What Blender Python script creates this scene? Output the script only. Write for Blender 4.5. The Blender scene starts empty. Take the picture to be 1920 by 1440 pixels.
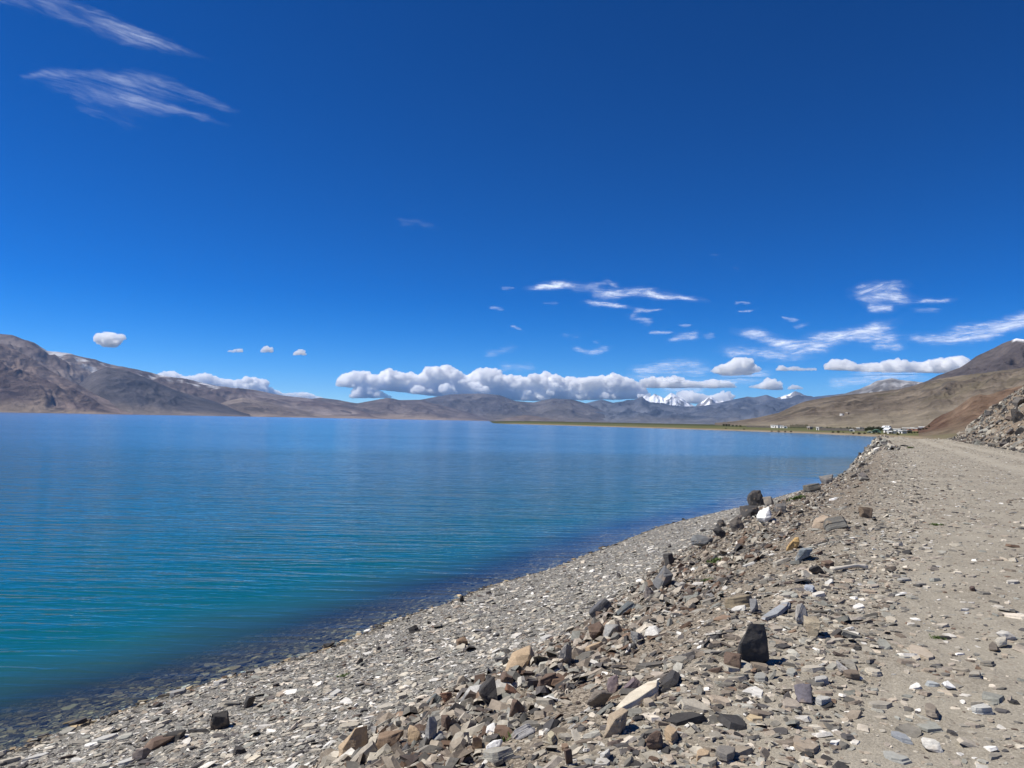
import bpy, bmesh, math, random
import numpy as np
from mathutils import Matrix, Vector, Euler

R = math.radians
rng = np.random.default_rng(7)
random.seed(7)
scene = bpy.context.scene
COL = scene.collection

# ------------------------------------------------------------------ camera, sky, sun, exposure
CAM_Z = 4.0                      # above the lake
F = 1390.0                       # focal length in pixels of the 1920 px wide photograph
PITCH, ROLL = 2.86, 1.08
cam_d = bpy.data.cameras.new('camera')
cam_d.sensor_width = 36.0
cam_d.lens = 36.0 * F / 1920.0
cam_d.clip_start = 0.05
cam_d.clip_end = 300000.0
cam = bpy.data.objects.new('camera', cam_d)
COL.objects.link(cam)
cam.matrix_world = (Matrix.Translation((0, 0, CAM_Z)) @ Matrix.Rotation(R(90 + PITCH), 4, 'X')
                    @ Matrix.Rotation(R(ROLL), 4, 'Z'))
scene.camera = cam
CR = np.array(cam.matrix_world.to_3x3())

SUN_AZ, SUN_EL = -86.0, 55.0     # degrees from the view direction (left is negative)
sun_dir = Vector((math.sin(R(SUN_AZ)) * math.cos(R(SUN_EL)), math.cos(R(SUN_AZ)) * math.cos(R(SUN_EL)), math.sin(R(SUN_EL))))
sl = bpy.data.lights.new('sun', 'SUN')
sl.energy = 5.0
sl.angle = R(0.53)
sl.color = (1.0, 0.945, 0.85)
sun = bpy.data.objects.new('sun', sl)
COL.objects.link(sun)
sun.rotation_euler = sun_dir.to_track_quat('Z', 'Y').to_euler()
sun.location = (-20, 10, 60)

world = bpy.data.worlds.new('World')
scene.world = world
world.use_nodes = True
wn = world.node_tree.nodes
wl = world.node_tree.links
wn.clear()
sky = wn.new('ShaderNodeTexSky')
sky.sky_type = 'NISHITA'
sky.sun_disc = False
sky.sun_elevation = R(SUN_EL)
sky.sun_rotation = R(SUN_AZ)
sky.altitude = 4500
sky.air_density = 1.0
sky.dust_density = 0.0
sky.ozone_density = 4.0
hsv = wn.new('ShaderNodeHueSaturation')
hsv.inputs['Saturation'].default_value = 1.42
gam = wn.new('ShaderNodeGamma')
gam.inputs['Gamma'].default_value = 1.28
hsv.inputs['Hue'].default_value = 0.5
bg = wn.new('ShaderNodeBackground')
bg.inputs['Strength'].default_value = 0.063
wo = wn.new('ShaderNodeOutputWorld')
wl.new(sky.outputs[0], hsv.inputs['Color'])
wl.new(hsv.outputs[0], gam.inputs['Color'])
wl.new(gam.outputs[0], bg.inputs['Color'])
wl.new(bg.outputs[0], wo.inputs['Surface'])

vs = scene.view_settings
vs.view_transform = 'Standard'
vs.look = 'None'
vs.exposure = 0.28
vs.gamma = 1.0
vs.use_curve_mapping = False
scene.cycles.max_bounces = 28
scene.cycles.transparent_max_bounces = 16
scene.cycles.volume_bounces = 26
scene.cycles.use_denoising = True
scene.cycles.diffuse_bounces = 3
scene.cycles.glossy_bounces = 3

# ------------------------------------------------------------------ maths helpers
def ray(px, py):
    px = np.asarray(px, float); py = np.asarray(py, float)
    d = np.stack([(px - 960) / F, (720 - py) / F, -np.ones_like(px)], -1)
    d = d @ CR.T
    return d / np.linalg.norm(d, axis=-1, keepdims=True)

def at_z(px, py, z):
    d = ray(px, py)
    t = (z - CAM_Z) / d[..., 2]
    return d[..., 0] * t, d[..., 1] * t

def at_dist(px, py, D):
    """point on the pixel's ray whose horizontal distance from the camera is D"""
    d = ray(px, py)
    t = D / np.hypot(d[..., 0], d[..., 1])
    return d[..., 0] * t, d[..., 1] * t, CAM_Z + d[..., 2] * t

def az_of(px, py=790.0):
    d = ray(px, py)
    return np.arctan2(d[..., 0], d[..., 1])

def _h(ix, iy, iz, seed):
    n = (ix.astype(np.int64) * 374761393 + iy.astype(np.int64) * 668265263 + iz.astype(np.int64) * 2147483647 + seed * 1274126177) & 0xFFFFFFFF
    n = ((n ^ (n >> 13)) * 1274126177) & 0xFFFFFFFF
    n = ((n ^ (n >> 16)) * 2246822519) & 0xFFFFFFFF
    n = n ^ (n >> 15)
    return n

def perlin2(x, y, seed=0):
    x0 = np.floor(x); y0 = np.floor(y)
    fx = x - x0; fy = y - y0
    u = fx * fx * fx * (fx * (fx * 6 - 15) + 10); v = fy * fy * fy * (fy * (fy * 6 - 15) + 10)
    def g(dx, dy):
        a = _h(x0 + dx, y0 + dy, np.zeros_like(x0), seed) / 4294967296.0 * 2 * np.pi
        return np.cos(a) * (fx - dx) + np.sin(a) * (fy - dy)
    a = g(0, 0); b = g(1, 0); c = g(0, 1); d = g(1, 1)
    return ((a + (b - a) * u) + ((c + (d - c) * u) - (a + (b - a) * u)) * v) * 1.45

def fbm2(x, y, oct=5, seed=0, gain=0.5, lac=2.03):
    s = np.zeros(np.broadcast(x, y).shape); a = 1.0; t = 0
    for o in range(oct):
        s += a * perlin2(x, y, seed + o * 17); t += a
        a *= gain; x = x * lac + 3.1; y = y * lac + 7.7
    return s / t

def ridged2(x, y, oct=5, seed=0, gain=0.5, lac=2.03):
    s = np.zeros(np.broadcast(x, y).shape); a = 1.0; t = 0
    for o in range(oct):
        s += a * (1 - np.abs(perlin2(x, y, seed + o * 13)) * 1.6); t += a
        a *= gain; x = x * lac + 1.7; y = y * lac + 5.3
    return s / t

def vnoise3(p, seed=0):
    p0 = np.floor(p); f = p - p0; f = f * f * (3 - 2 * f)
    def h(dx, dy, dz):
        return _h(p0[:, 0] + dx, p0[:, 1] + dy, p0[:, 2] + dz, seed) / 4294967296.0
    r = 0
    for dx in (0, 1):
        for dy in (0, 1):
            for dz in (0, 1):
                w = (f[:, 0] if dx else 1 - f[:, 0]) * (f[:, 1] if dy else 1 - f[:, 1]) * (f[:, 2] if dz else 1 - f[:, 2])
                r = r + w * h(dx, dy, dz)
    return r * 2 - 1

def sstep(a, b, x):
    t = np.clip((x - a) / (b - a), 0, 1)
    return t * t * (3 - 2 * t)

# ------------------------------------------------------------------ object helpers
def mesh_obj(name, verts, faces, mat=None, parent=None, smooth=False):
    me = bpy.data.meshes.new(name)
    me.from_pydata([tuple(v) for v in verts], [], [tuple(f) for f in faces])
    me.update()
    if smooth:
        me.polygons.foreach_set('use_smooth', [True] * len(me.polygons))
    o = bpy.data.objects.new(name, me)
    COL.objects.link(o)
    if mat: me.materials.append(mat)
    if parent: o.parent = parent
    return o

def quad_mesh(name, V, Q, mat, smooth=False, parent=None):
    """V (n,3) float, Q (m,4) int, fast"""
    me = bpy.data.meshes.new(name)
    n, m = len(V), len(Q)
    me.vertices.add(n); me.vertices.foreach_set('co', np.ascontiguousarray(V, np.float32).ravel())
    me.loops.add(m * 4); me.loops.foreach_set('vertex_index', np.ascontiguousarray(Q, np.int32).ravel())
    me.polygons.add(m)
    me.polygons.foreach_set('loop_start', np.arange(0, m * 4, 4, dtype=np.int32))
    me.polygons.foreach_set('use_smooth', np.full(m, smooth))
    me.update(calc_edges=True)
    me.validate()
    me.materials.append(mat)
    o = bpy.data.objects.new(name, me)
    COL.objects.link(o)
    if parent: o.parent = parent
    return o

def add_attr(o, name, data, domain='POINT', kind='FLOAT'):
    a = o.data.attributes.new(name, kind, domain)
    if kind == 'FLOAT':
        a.data.foreach_set('value', np.ascontiguousarray(data, np.float32).ravel())
    else:
        d = np.ones((len(data), 4), np.float32); d[:, :3] = data
        a.data.foreach_set('color', d.ravel())

def grid_quads(nr, nc):
    i = np.arange(nr - 1)[:, None] * nc + np.arange(nc - 1)[None, :]
    return np.stack([i, i + 1, i + nc + 1, i + nc], -1).reshape(-1, 4)

def structure(o):
    o['kind'] = 'structure'; return o
def stuff(o):
    o['kind'] = 'stuff'; return o
def tag(o, label, cat, group=None):
    o['label'] = label; o['category'] = cat
    if group: o['group'] = group
    return o
def empty(name, loc, rz=0.0):
    o = bpy.data.objects.new(name, None); COL.objects.link(o)
    o.location = loc; o.rotation_euler = (0, 0, rz); o.empty_display_size = 0.2
    return o

# ------------------------------------------------------------------ material helpers
class NT:
    def __init__(s, name):
        s.m = bpy.data.materials.new(name); s.m.use_nodes = True
        s.t = s.m.node_tree; s.t.nodes.clear()
        s.out = s.n('ShaderNodeOutputMaterial')
    def n(s, typ, **kw):
        nd = s.t.nodes.new(typ)
        for k, v in kw.items():
            if k.startswith('i_'):
                nd.inputs[k[2:].replace('_', ' ')].default_value = v
            else: setattr(nd, k, v)
        return nd
    def l(s, a, b): s.t.links.new(a, b)
    def attr(s, name): return s.n('ShaderNodeAttribute', attribute_name=name)
    def pos(s): return s.n('ShaderNodeNewGeometry').outputs['Position']
    def objc(s): return s.n('ShaderNodeTexCoord').outputs['Object']
    def mapping(s, vec, scale=(1, 1, 1), rot=(0, 0, 0), loc=(0, 0, 0)):
        m = s.n('ShaderNodeMapping'); m.inputs['Scale'].default_value = scale
        m.inputs['Rotation'].default_value = rot; m.inputs['Location'].default_value = loc
        s.l(vec, m.inputs['Vector']); return m.outputs[0]
    def noise(s, vec, scale, detail=4, rough=0.55, dist=0.0):
        n = s.n('ShaderNodeTexNoise'); n.inputs['Scale'].default_value = scale
        n.inputs['Detail'].default_value = detail; n.inputs['Roughness'].default_value = rough
        n.inputs['Distortion'].default_value = dist
        s.l(vec, n.inputs['Vector']); return n.outputs[0]
    def vor(s, vec, scale, feature='F1', out='Distance'):
        n = s.n('ShaderNodeTexVoronoi', feature=feature); n.inputs['Scale'].default_value = scale
        s.l(vec, n.inputs['Vector']); return n.outputs[out]
    def ramp(s, fac, stops, interp='LINEAR'):
        r = s.n('ShaderNodeValToRGB'); r.color_ramp.interpolation = interp
        e = r.color_ramp.elements
        while len(e) < len(stops): e.new(0.5)
        for k, (p, c) in enumerate(stops):
            e[k].position = p; e[k].color = (*c, 1) if len(c) == 3 else c
        s.l(fac, r.inputs[0]); return r.outputs[0]
    def mr(s, v, a, b, c=0.0, d=1.0):
        m = s.n('ShaderNodeMapRange'); s.l(v, m.inputs[0])
        for k, x in enumerate((a, b, c, d)): m.inputs[k + 1].default_value = x
        return m.outputs[0]
    def math(s, op, a, b=None, clamp=False):
        m = s.n('ShaderNodeMath', operation=op, use_clamp=clamp)
        for k, x in enumerate((a, b)):
            if x is None: continue
            if isinstance(x, (int, float)): m.inputs[k].default_value = x
            else: s.l(x, m.inputs[k])
        return m.outputs[0]
    def mix(s, fac, a, b, blend='MIX'):
        m = s.n('ShaderNodeMix', data_type='RGBA', blend_type=blend)
        for sock, x in ((m.inputs[0], fac), (m.inputs[6], a), (m.inputs[7], b)):
            if isinstance(x, (int, float)): sock.default_value = x
            elif isinstance(x, tuple): sock.default_value = (*x, 1)
            else: s.l(x, sock)
        return m.outputs[2]
    def bump(s, h, strength=0.5, dist=0.01, normal=None):
        b = s.n('ShaderNodeBump'); b.inputs['Strength'].default_value = strength
        b.inputs['Distance'].default_value = dist; s.l(h, b.inputs['Height'])
        if normal: s.l(normal, b.inputs['Normal'])
        return b.outputs[0]
    def diff(s, col, rough=0.9, normal=None, spec=0.25):
        p = s.n('ShaderNodeBsdfPrincipled')
        p.inputs['Roughness'].default_value = rough
        p.inputs['Specular IOR Level'].default_value = spec
        if isinstance(col, tuple): p.inputs['Base Color'].default_value = (*col, 1)
        else: s.l(col, p.inputs['Base Color'])
        if normal is not None: s.l(normal, p.inputs['Normal'])
        return p.outputs[0]
    def done(s, sh): s.l(sh, s.out.inputs['Surface']); return s.m

# ------------------------------------------------------------------ near terrain: lake bed, beach, rubble bank, road, cut slope
def curve(pts):
    p = np.array(sorted(pts)); return lambda y: np.interp(y, p[:, 0], p[:, 1])
def world_line(pix, z):
    x, y = at_z([p[0] for p in pix], [p[1] for p in pix], z)
    return list(zip(y, x))
Z_TOE, Z_CREST, Z_ROAD = 0.92, 2.36, 2.40
sh = world_line([(0, 1417), (160, 1357), (333, 1297), (493, 1253), (640, 1207), (743, 1161), (840, 1131), (910, 1101),
                 (1030, 1068), (1130, 1029), (1240, 986), (1334, 963), (1394, 950), (1480, 926), (1536, 910)], 0.0)
sh += [(-8, sh[0][1] - 0.62 * (sh[0][0] + 8)), (-140, sh[0][1] - 0.62 * (sh[0][0] + 140))]
sh += [(62, 27.6), (70, 32.0), (78, 37.5), (86, 46), (93, 64), (99, 110), (105, 190)]
toe = world_line([(640, 1428), (760, 1372), (880, 1318), (960, 1262), (1060, 1196), (1160, 1128), (1280, 1040), (1350, 996)], Z_TOE)
toe += [(-8, toe[0][1] - 0.6 * (toe[0][0] + 8)), (-140, toe[0][1] - 0.6 * (toe[0][0] + 140))]
toe += [(36, 14.6), (46, 21.0), (56, 25.6), (64, 29.4), (72, 33.6), (80, 39.2), (88, 49.0), (95, 66), (101, 112), (107, 192)]
cr = world_line([(1110, 1440), (1300, 1265), (1420, 1150), (1500, 1075), (1570, 1010), (1640, 940)], Z_CREST)
cr += [(-8, cr[0][1] - 0.6 * (cr[0][0] + 8)), (-140, cr[0][1] - 0.6 * (cr[0][0] + 140))]
cr += [(30, 15.3), (45, 22.8), (62, 30.9), (75, 36.9), (82, 41.5), (90, 51.5), (97, 69), (103, 115), (109, 195)]
rr = [(-140, -58), (-8, 9.6), (3, 15), (20, 21.5), (53, 36.6), (72, 44.2), (88, 52.2), (97, 58.0), (106, 79), (113, 126), (120, 200)]
XS, XT, XC, XR = curve(sh), curve(toe), curve(cr), curve(rr)

def profile(x, y):
    xs, xt, xc, xr = XS(y), XT(y), XC(y), XR(y)
    xt = np.maximum(xt, xs + 0.25); xc = np.maximum(xc, xt + 0.6); xr = np.maximum(xr, xc + 3)
    d = x - xs
    # under water
    zw = np.where(d > -4.5, 0.14 * d, -0.63 + 0.34 * (d + 4.5)); zw = np.maximum(zw, -4.5)
    a = np.clip((x - xs) / (xt - xs), 0, 1)
    zb = Z_TOE * (0.85 * a + 0.15 * a * a)
    b = np.clip((x - xt) / (xc - xt), 0, 1)
    zs = Z_TOE + (Z_CREST - Z_TOE) * (0.55 * b + 0.45 * (1 - (1 - b) ** 2))
    c = np.clip((x - xc) / (xr - xc), 0, 1)
    zr = Z_CREST + (Z_ROAD - Z_CREST) * np.clip(c * 6, 0, 1) - 0.10 * np.sin(np.clip((c - .35) / .5, 0, 1) * np.pi * 2) ** 2 * 0.5
    e = np.maximum(x - xr, 0)
    cut = sstep(25, 60, y)
    zh = Z_ROAD + e * (0.12 + 0.62 * cut) * (1 - 0.30 * sstep(8, 25, e))
    zr = zr + 0.45 * sstep(35, 88, y); zh = zh + 0.45 * sstep(35, 88, y); zs = zs + b * 0.45 * sstep(35, 88, y)
    z = np.where(x < xs, zw, np.where(x < xt, zb, np.where(x < xc, zs, np.where(x < xr, zr, zh))))
    return z, (xs, xt, xc, xr)

def H(x, y):
    x = np.asarray(x, float); y = np.asarray(y, float)
    z, (xs, xt, xc, xr) = profile(x, y)
    bank = sstep(-0.6, 0.3, x - xt) * (1 - sstep(-0.2, 1.0, x - xc))
    beach = sstep(0, 0.6, x - xs) * (1 - bank)
    road = sstep(0.0, 1.5, x - xc) * (1 - sstep(-0.5, 1.0, x - xr))
    cutm = sstep(0.3, 3.0, x - xr)
    # a heaped ridge of rubble along the foot of the bank
    m = (x - (xt + 0.28 * (xc - xt))) / (0.30 * (xc - xt))
    z = z + 0.16 * np.exp(-m * m) * (0.6 + 0.7 * fbm2(x * 0.7, y * 0.7, 3, 5)) * (1 - sstep(25, 45, y))
    z = z + bank * (0.09 * fbm2(x * 1.1, y * 1.1, 4, 11) + 0.03 * fbm2(x * 5, y * 5, 3, 12))
    z = z + beach * (0.035 * fbm2(x * 0.8, y * 0.8, 3, 21) + 0.010 * fbm2(x * 6, y * 6, 2, 22)) * sstep(0, 1.2, x - xs + 0.2)
    z = z + road * (0.03 * fbm2(x * 0.5, y * 0.5, 4, 31) + 0.008 * fbm2(x * 5, y * 5, 2, 32))
    z = z + cutm * (0.6 * fbm2(x * 0.16, y * 0.16, 5, 41) + 0.35 * ridged2(x * 0.35, y * 0.35, 4, 43) * sstep(40, 60, y))
    # rough stony knoll of the bank where the road swings round the point
    k = np.exp(-((x - 38.5) / 3.6) ** 2 - ((y - 77) / 7.0) ** 2)
    z = z + 0.35 * k * (1 + 0.8 * fbm2(x * 0.6, y * 0.6, 3, 51))
    return z

def hit(px, py):
    d = ray(px, py)
    t = np.geomspace(1.5, 190, 700)
    P = d[None, :] * t[:, None]
    zz = CAM_Z + P[:, 2] - H(P[:, 0], P[:, 1])
    k = np.argmax(zz < 0)
    if not (zz < 0).any(): return None
    tt = np.linspace(t[max(k - 1, 0)], t[k], 40)
    Q = d[None, :] * tt[:, None]
    t1 = tt[int(np.argmax(CAM_Z + Q[:, 2] - H(Q[:, 0], Q[:, 1]) < 0))]
    p = d * t1
    return p[0], p[1], float(H(p[0], p[1])), t1

def stone_ground():
    n = NT('stony_ground')
    p = n.pos(); A = n.attr('zone'); wet = n.attr('wet').outputs['Fac']
    zone = n.n('ShaderNodeSeparateColor'); n.l(A.outputs['Color'], zone.inputs[0])
    big = n.noise(p, 0.9, 5); mid = n.noise(p, 7, 5, 0.65); fine = n.noise(p, 55, 4, 0.7); grain = n.vor(p, 75, 'F1', 'Color')
    gs = n.n('ShaderNodeSeparateColor'); n.l(grain, gs.inputs[0])
    beach = n.ramp(gs.outputs[0], [(0, (0.10, 0.098, 0.092)), (0.35, (0.16, 0.153, 0.14)), (0.75, (0.28, 0.268, 0.24)), (1, (0.44, 0.42, 0.375))])  # darkened base: shade of the gaps between stones is put into the colour
    bank = n.ramp(gs.outputs[0], [(0, (0.09, 0.075, 0.058)), (0.5, (0.21, 0.176, 0.136)), (1, (0.38, 0.33, 0.26))])
    road = n.ramp(n.mix(0.35, mid, gs.outputs[1]), [(0.2, (0.185, 0.163, 0.128)), (0.55, (0.315, 0.283, 0.228)), (0.85, (0.43, 0.392, 0.325))])
    road = n.mix(n.mr(big, 0.35, 0.7), road, (0.37, 0.338, 0.275))
    road = n.mix(n.math('MULTIPLY', n.attr('track').outputs['Fac'], 0.7), road, (0.43, 0.395, 0.325))
    cut = n.ramp(mid, [(0.25, (0.10, 0.085, 0.07)), (0.5, (0.21, 0.165, 0.12)), (0.8, (0.33, 0.27, 0.20))])
    bed = n.ramp(n.mix(0.5, mid, gs.outputs[0]), [(0.2, (0.07, 0.06, 0.045)), (0.6, (0.17, 0.145, 0.105)), (1, (0.30, 0.25, 0.18))])
    c = n.mix(zone.outputs[0], beach, bank)
    c = n.mix(zone.outputs[1], c, road)
    c = n.mix(zone.outputs[2], c, cut)
    c = n.mix(wet, c, bed)
    c = n.mix(0.55, c, n.mr(fine, 0.3, 0.7, 0.55, 1.3), 'MULTIPLY')
    h = n.math('ADD', n.math('MULTIPLY', fine, 0.6), n.math('MULTIPLY', gs.outputs[0], 0.5))
    h = n.math('ADD', h, n.math('MULTIPLY', mid, 1.2))
    return n.done(n.diff(c, 0.92, n.bump(h, 0.9, 0.018), 0.15))

def build_near():
    az = np.concatenate([np.linspace(-110, -42, 30, endpoint=False), np.linspace(-42, 42, 420, endpoint=False), np.linspace(42, 110, 30)])
    r = np.concatenate([[0.02, 0.5, 1.2, 2.0], np.geomspace(2.5, 150, 270)])
    Rr, A = np.meshgrid(r, np.radians(az), indexing='ij')
    X, Y = Rr * np.sin(A), Rr * np.cos(A)
    Z = H(X, Y)
    V = np.stack([X, Y, Z], -1).reshape(-1, 3)
    o = quad_mesh('shore_ground', V, grid_quads(*X.shape)[:, ::-1], stone_ground(), True)
    xs, xt, xc, xr = XS(Y), XT(Y), XC(Y), XR(Y)
    nz = 0.5 * fbm2(X * 1.5, Y * 1.5, 3, 61)
    zn = np.zeros((X.size, 3), np.float32)
    zn[:, 0] = sstep(-0.4, 0.5, X - xt + nz).ravel()
    zn[:, 1] = (sstep(-0.8, 0.8, X - xc + nz) * (1 - sstep(-0.6, 0.6, X - xr + nz))).ravel()
    zn[:, 2] = sstep(-0.4, 0.6, X - xr + nz).ravel()
    add_attr(o, 'zone', zn, 'POINT', 'FLOAT_COLOR')
    cc = (X - xc) / np.maximum(xr - xc, 3) + 0.02 * fbm2(X * 0.3, Y * 0.3, 2, 63)
    tk = np.maximum(np.exp(-((cc - 0.50) / 0.055) ** 2), np.exp(-((cc - 0.74) / 0.055) ** 2)) * np.clip(0.75 + 0.6 * fbm2(X * 0.8, Y * 0.8, 3, 64), 0, 1)
    add_attr(o, 'track', tk.ravel())
    add_attr(o, 'wet', (1 - sstep(0.0, 0.05, Z + 0.03 * nz)).ravel())
    return structure(o)
build_near()

# ------------------------------------------------------------------ lake and its deep floor
def build_water():
    n = NT('lake_water')
    p = n.pos(); dep = n.attr('depth').outputs['Fac']; calm = n.attr('calm').outputs['Fac']
    rot = (0, 0, R(-13))
    v1 = n.mapping(p, (0.50, 2.6, 1), rot); v2 = n.mapping(p, (1.6, 6.5, 1), (0, 0, R(-6))); v3 = n.mapping(p, (0.10, 0.5, 1), (0, 0, R(-18)))
    w1 = n.noise(v1, 1.0, 3, 0.5, 0.6); w2 = n.noise(v2, 1.0, 2, 0.5, 0.3); w3 = n.noise(v3, 1.0, 2, 0.5, 0.3)
    gust = n.mr(n.noise(n.mapping(p, (0.012, 0.035, 1), rot), 1.0, 3), 0.3, 0.7, 0.65, 1.2)
    # little wave crests are sharper than their troughs
    s1 = n.math('POWER', w1, 1.6)
    h = n.math('ADD', n.math('MULTIPLY', s1, 0.060), n.math('MULTIPLY', w2, 0.012))
    h = n.math('ADD', h, n.math('MULTIPLY', w3, 0.10))
    h = n.math('MULTIPLY', n.math('MULTIPLY', h, gust), calm)
    nrm = n.bump(h, 1.0, 1.0)
    fr = n.n('ShaderNodeFresnel'); fr.inputs['IOR'].default_value = 1.333; n.l(nrm, fr.inputs['Normal'])
    gl = n.n('ShaderNodeBsdfAnisotropic'); n.l(n.attr('open').outputs['Fac'], gl.inputs['Roughness']); n.l(nrm, gl.inputs['Normal'])
    gl.inputs['Color'].default_value = (0.96, 0.98, 1, 1)
    tr = n.n('ShaderNodeBsdfTransparent'); tr.inputs['Color'].default_value = (0.66, 0.74, 0.72, 1)
    df = n.n('ShaderNodeBsdfDiffuse')
    shal = n.ramp(dep, [(0.0, (0.075, 0.085, 0.062)), (0.10, (0.035, 0.090, 0.075)), (0.25, (0.003, 0.088, 0.092)), (0.6, (0.001, 0.105, 0.150)), (1.0, (0.001, 0.145, 0.25))])
    n.l(shal, df.inputs['Color'])
    body = n.n('ShaderNodeMixShader'); n.l(n.mr(dep, 0.0, 0.22), body.inputs[0]); n.l(tr.outputs[0], body.inputs[1]); n.l(df.outputs[0], body.inputs[2])
    mx = n.n('ShaderNodeMixShader'); n.l(fr.outputs[0], mx.inputs[0]); n.l(body.outputs[0], mx.inputs[1]); n.l(gl.outputs[0], mx.inputs[2])
    m = n.done(mx.outputs[0])
    xs = np.concatenate([-np.geomspace(24000, 19, 45), np.linspace(-18, 30, 95), np.geomspace(31, 24000, 45)])
    ys = np.concatenate([-np.geomspace(8000, 14, 20), np.linspace(-12, 70, 140), np.geomspace(71, 26500, 70)])
    Y, X = np.meshgrid(ys, xs, indexing='ij')
    V = np.stack([X, Y, np.zeros_like(X)], -1).reshape(-1, 3)
    o = quad_mesh('lake', V, grid_quads(*X.shape), m, True)
    off = (XS(Y) - X) * 0.86          # metres from the shore line
    off = np.where(Y > 58, np.maximum(off, 4), off)
    far = np.hypot(X, Y)
    dep = np.interp(off, [0.0, 0.8, 2.2, 5.0, 25, 90], [0, 0.02, 0.16, 0.30, 0.6, 1.0]) + 0.03 * fbm2(X * 0.4, Y * 0.4, 3, 3) * sstep(0.6, 2, off)
    add_attr(o, 'depth', np.clip(dep, 0, 1).ravel())
    add_attr(o, 'calm', (0.25 + 0.75 * sstep(0.5, 6, off)).ravel())
    add_attr(o, 'open', np.interp(off, [0, 6, 25, 90, 400], [0.03, 0.04, 0.07, 0.13, 0.17]).ravel())
    structure(o)
    nb = NT('silt')
    mb = nb.done(nb.diff((0.08, 0.09, 0.08), 0.95))
    g = quad_mesh('lake_floor', np.array([(-24500, -8500, -6.0), (24500, -8500, -6.0), (24500, 27000, -6.0), (-24500, 27000, -6.0)]), np.array([[0, 1, 2, 3]]), mb)
    structure(g)
build_water()

# ------------------------------------------------------------------ mountains
def rock_material(name, bump_scale, bump_dist, tint=(1, 1, 1)):
    n = NT(name)
    p = n.pos(); c = n.attr('col').outputs['Color']
    a = n.noise(n.mapping(p, (1, 1, 2.2)), bump_scale, 8, 0.68)
    b = n.noise(p, bump_scale * 6, 4, 0.7)
    c = n.mix(0.75, c, n.mr(a, 0.3, 0.7, 0.45, 1.5), 'MULTIPLY')
    c = n.mix(0.5, c, n.mr(b, 0.25, 0.75, 0.7, 1.3), 'MULTIPLY')
    h = n.math('ADD', a, n.math('MULTIPLY', b, 0.25))
    return n.done(n.diff(c, 0.95, n.bump(h, 1.0, bump_dist), 0.1))

def lerp3(a, b, t): return np.asarray(a)[None] * (1 - t)[:, None] + np.asarray(b)[None] * t[:, None]

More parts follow.
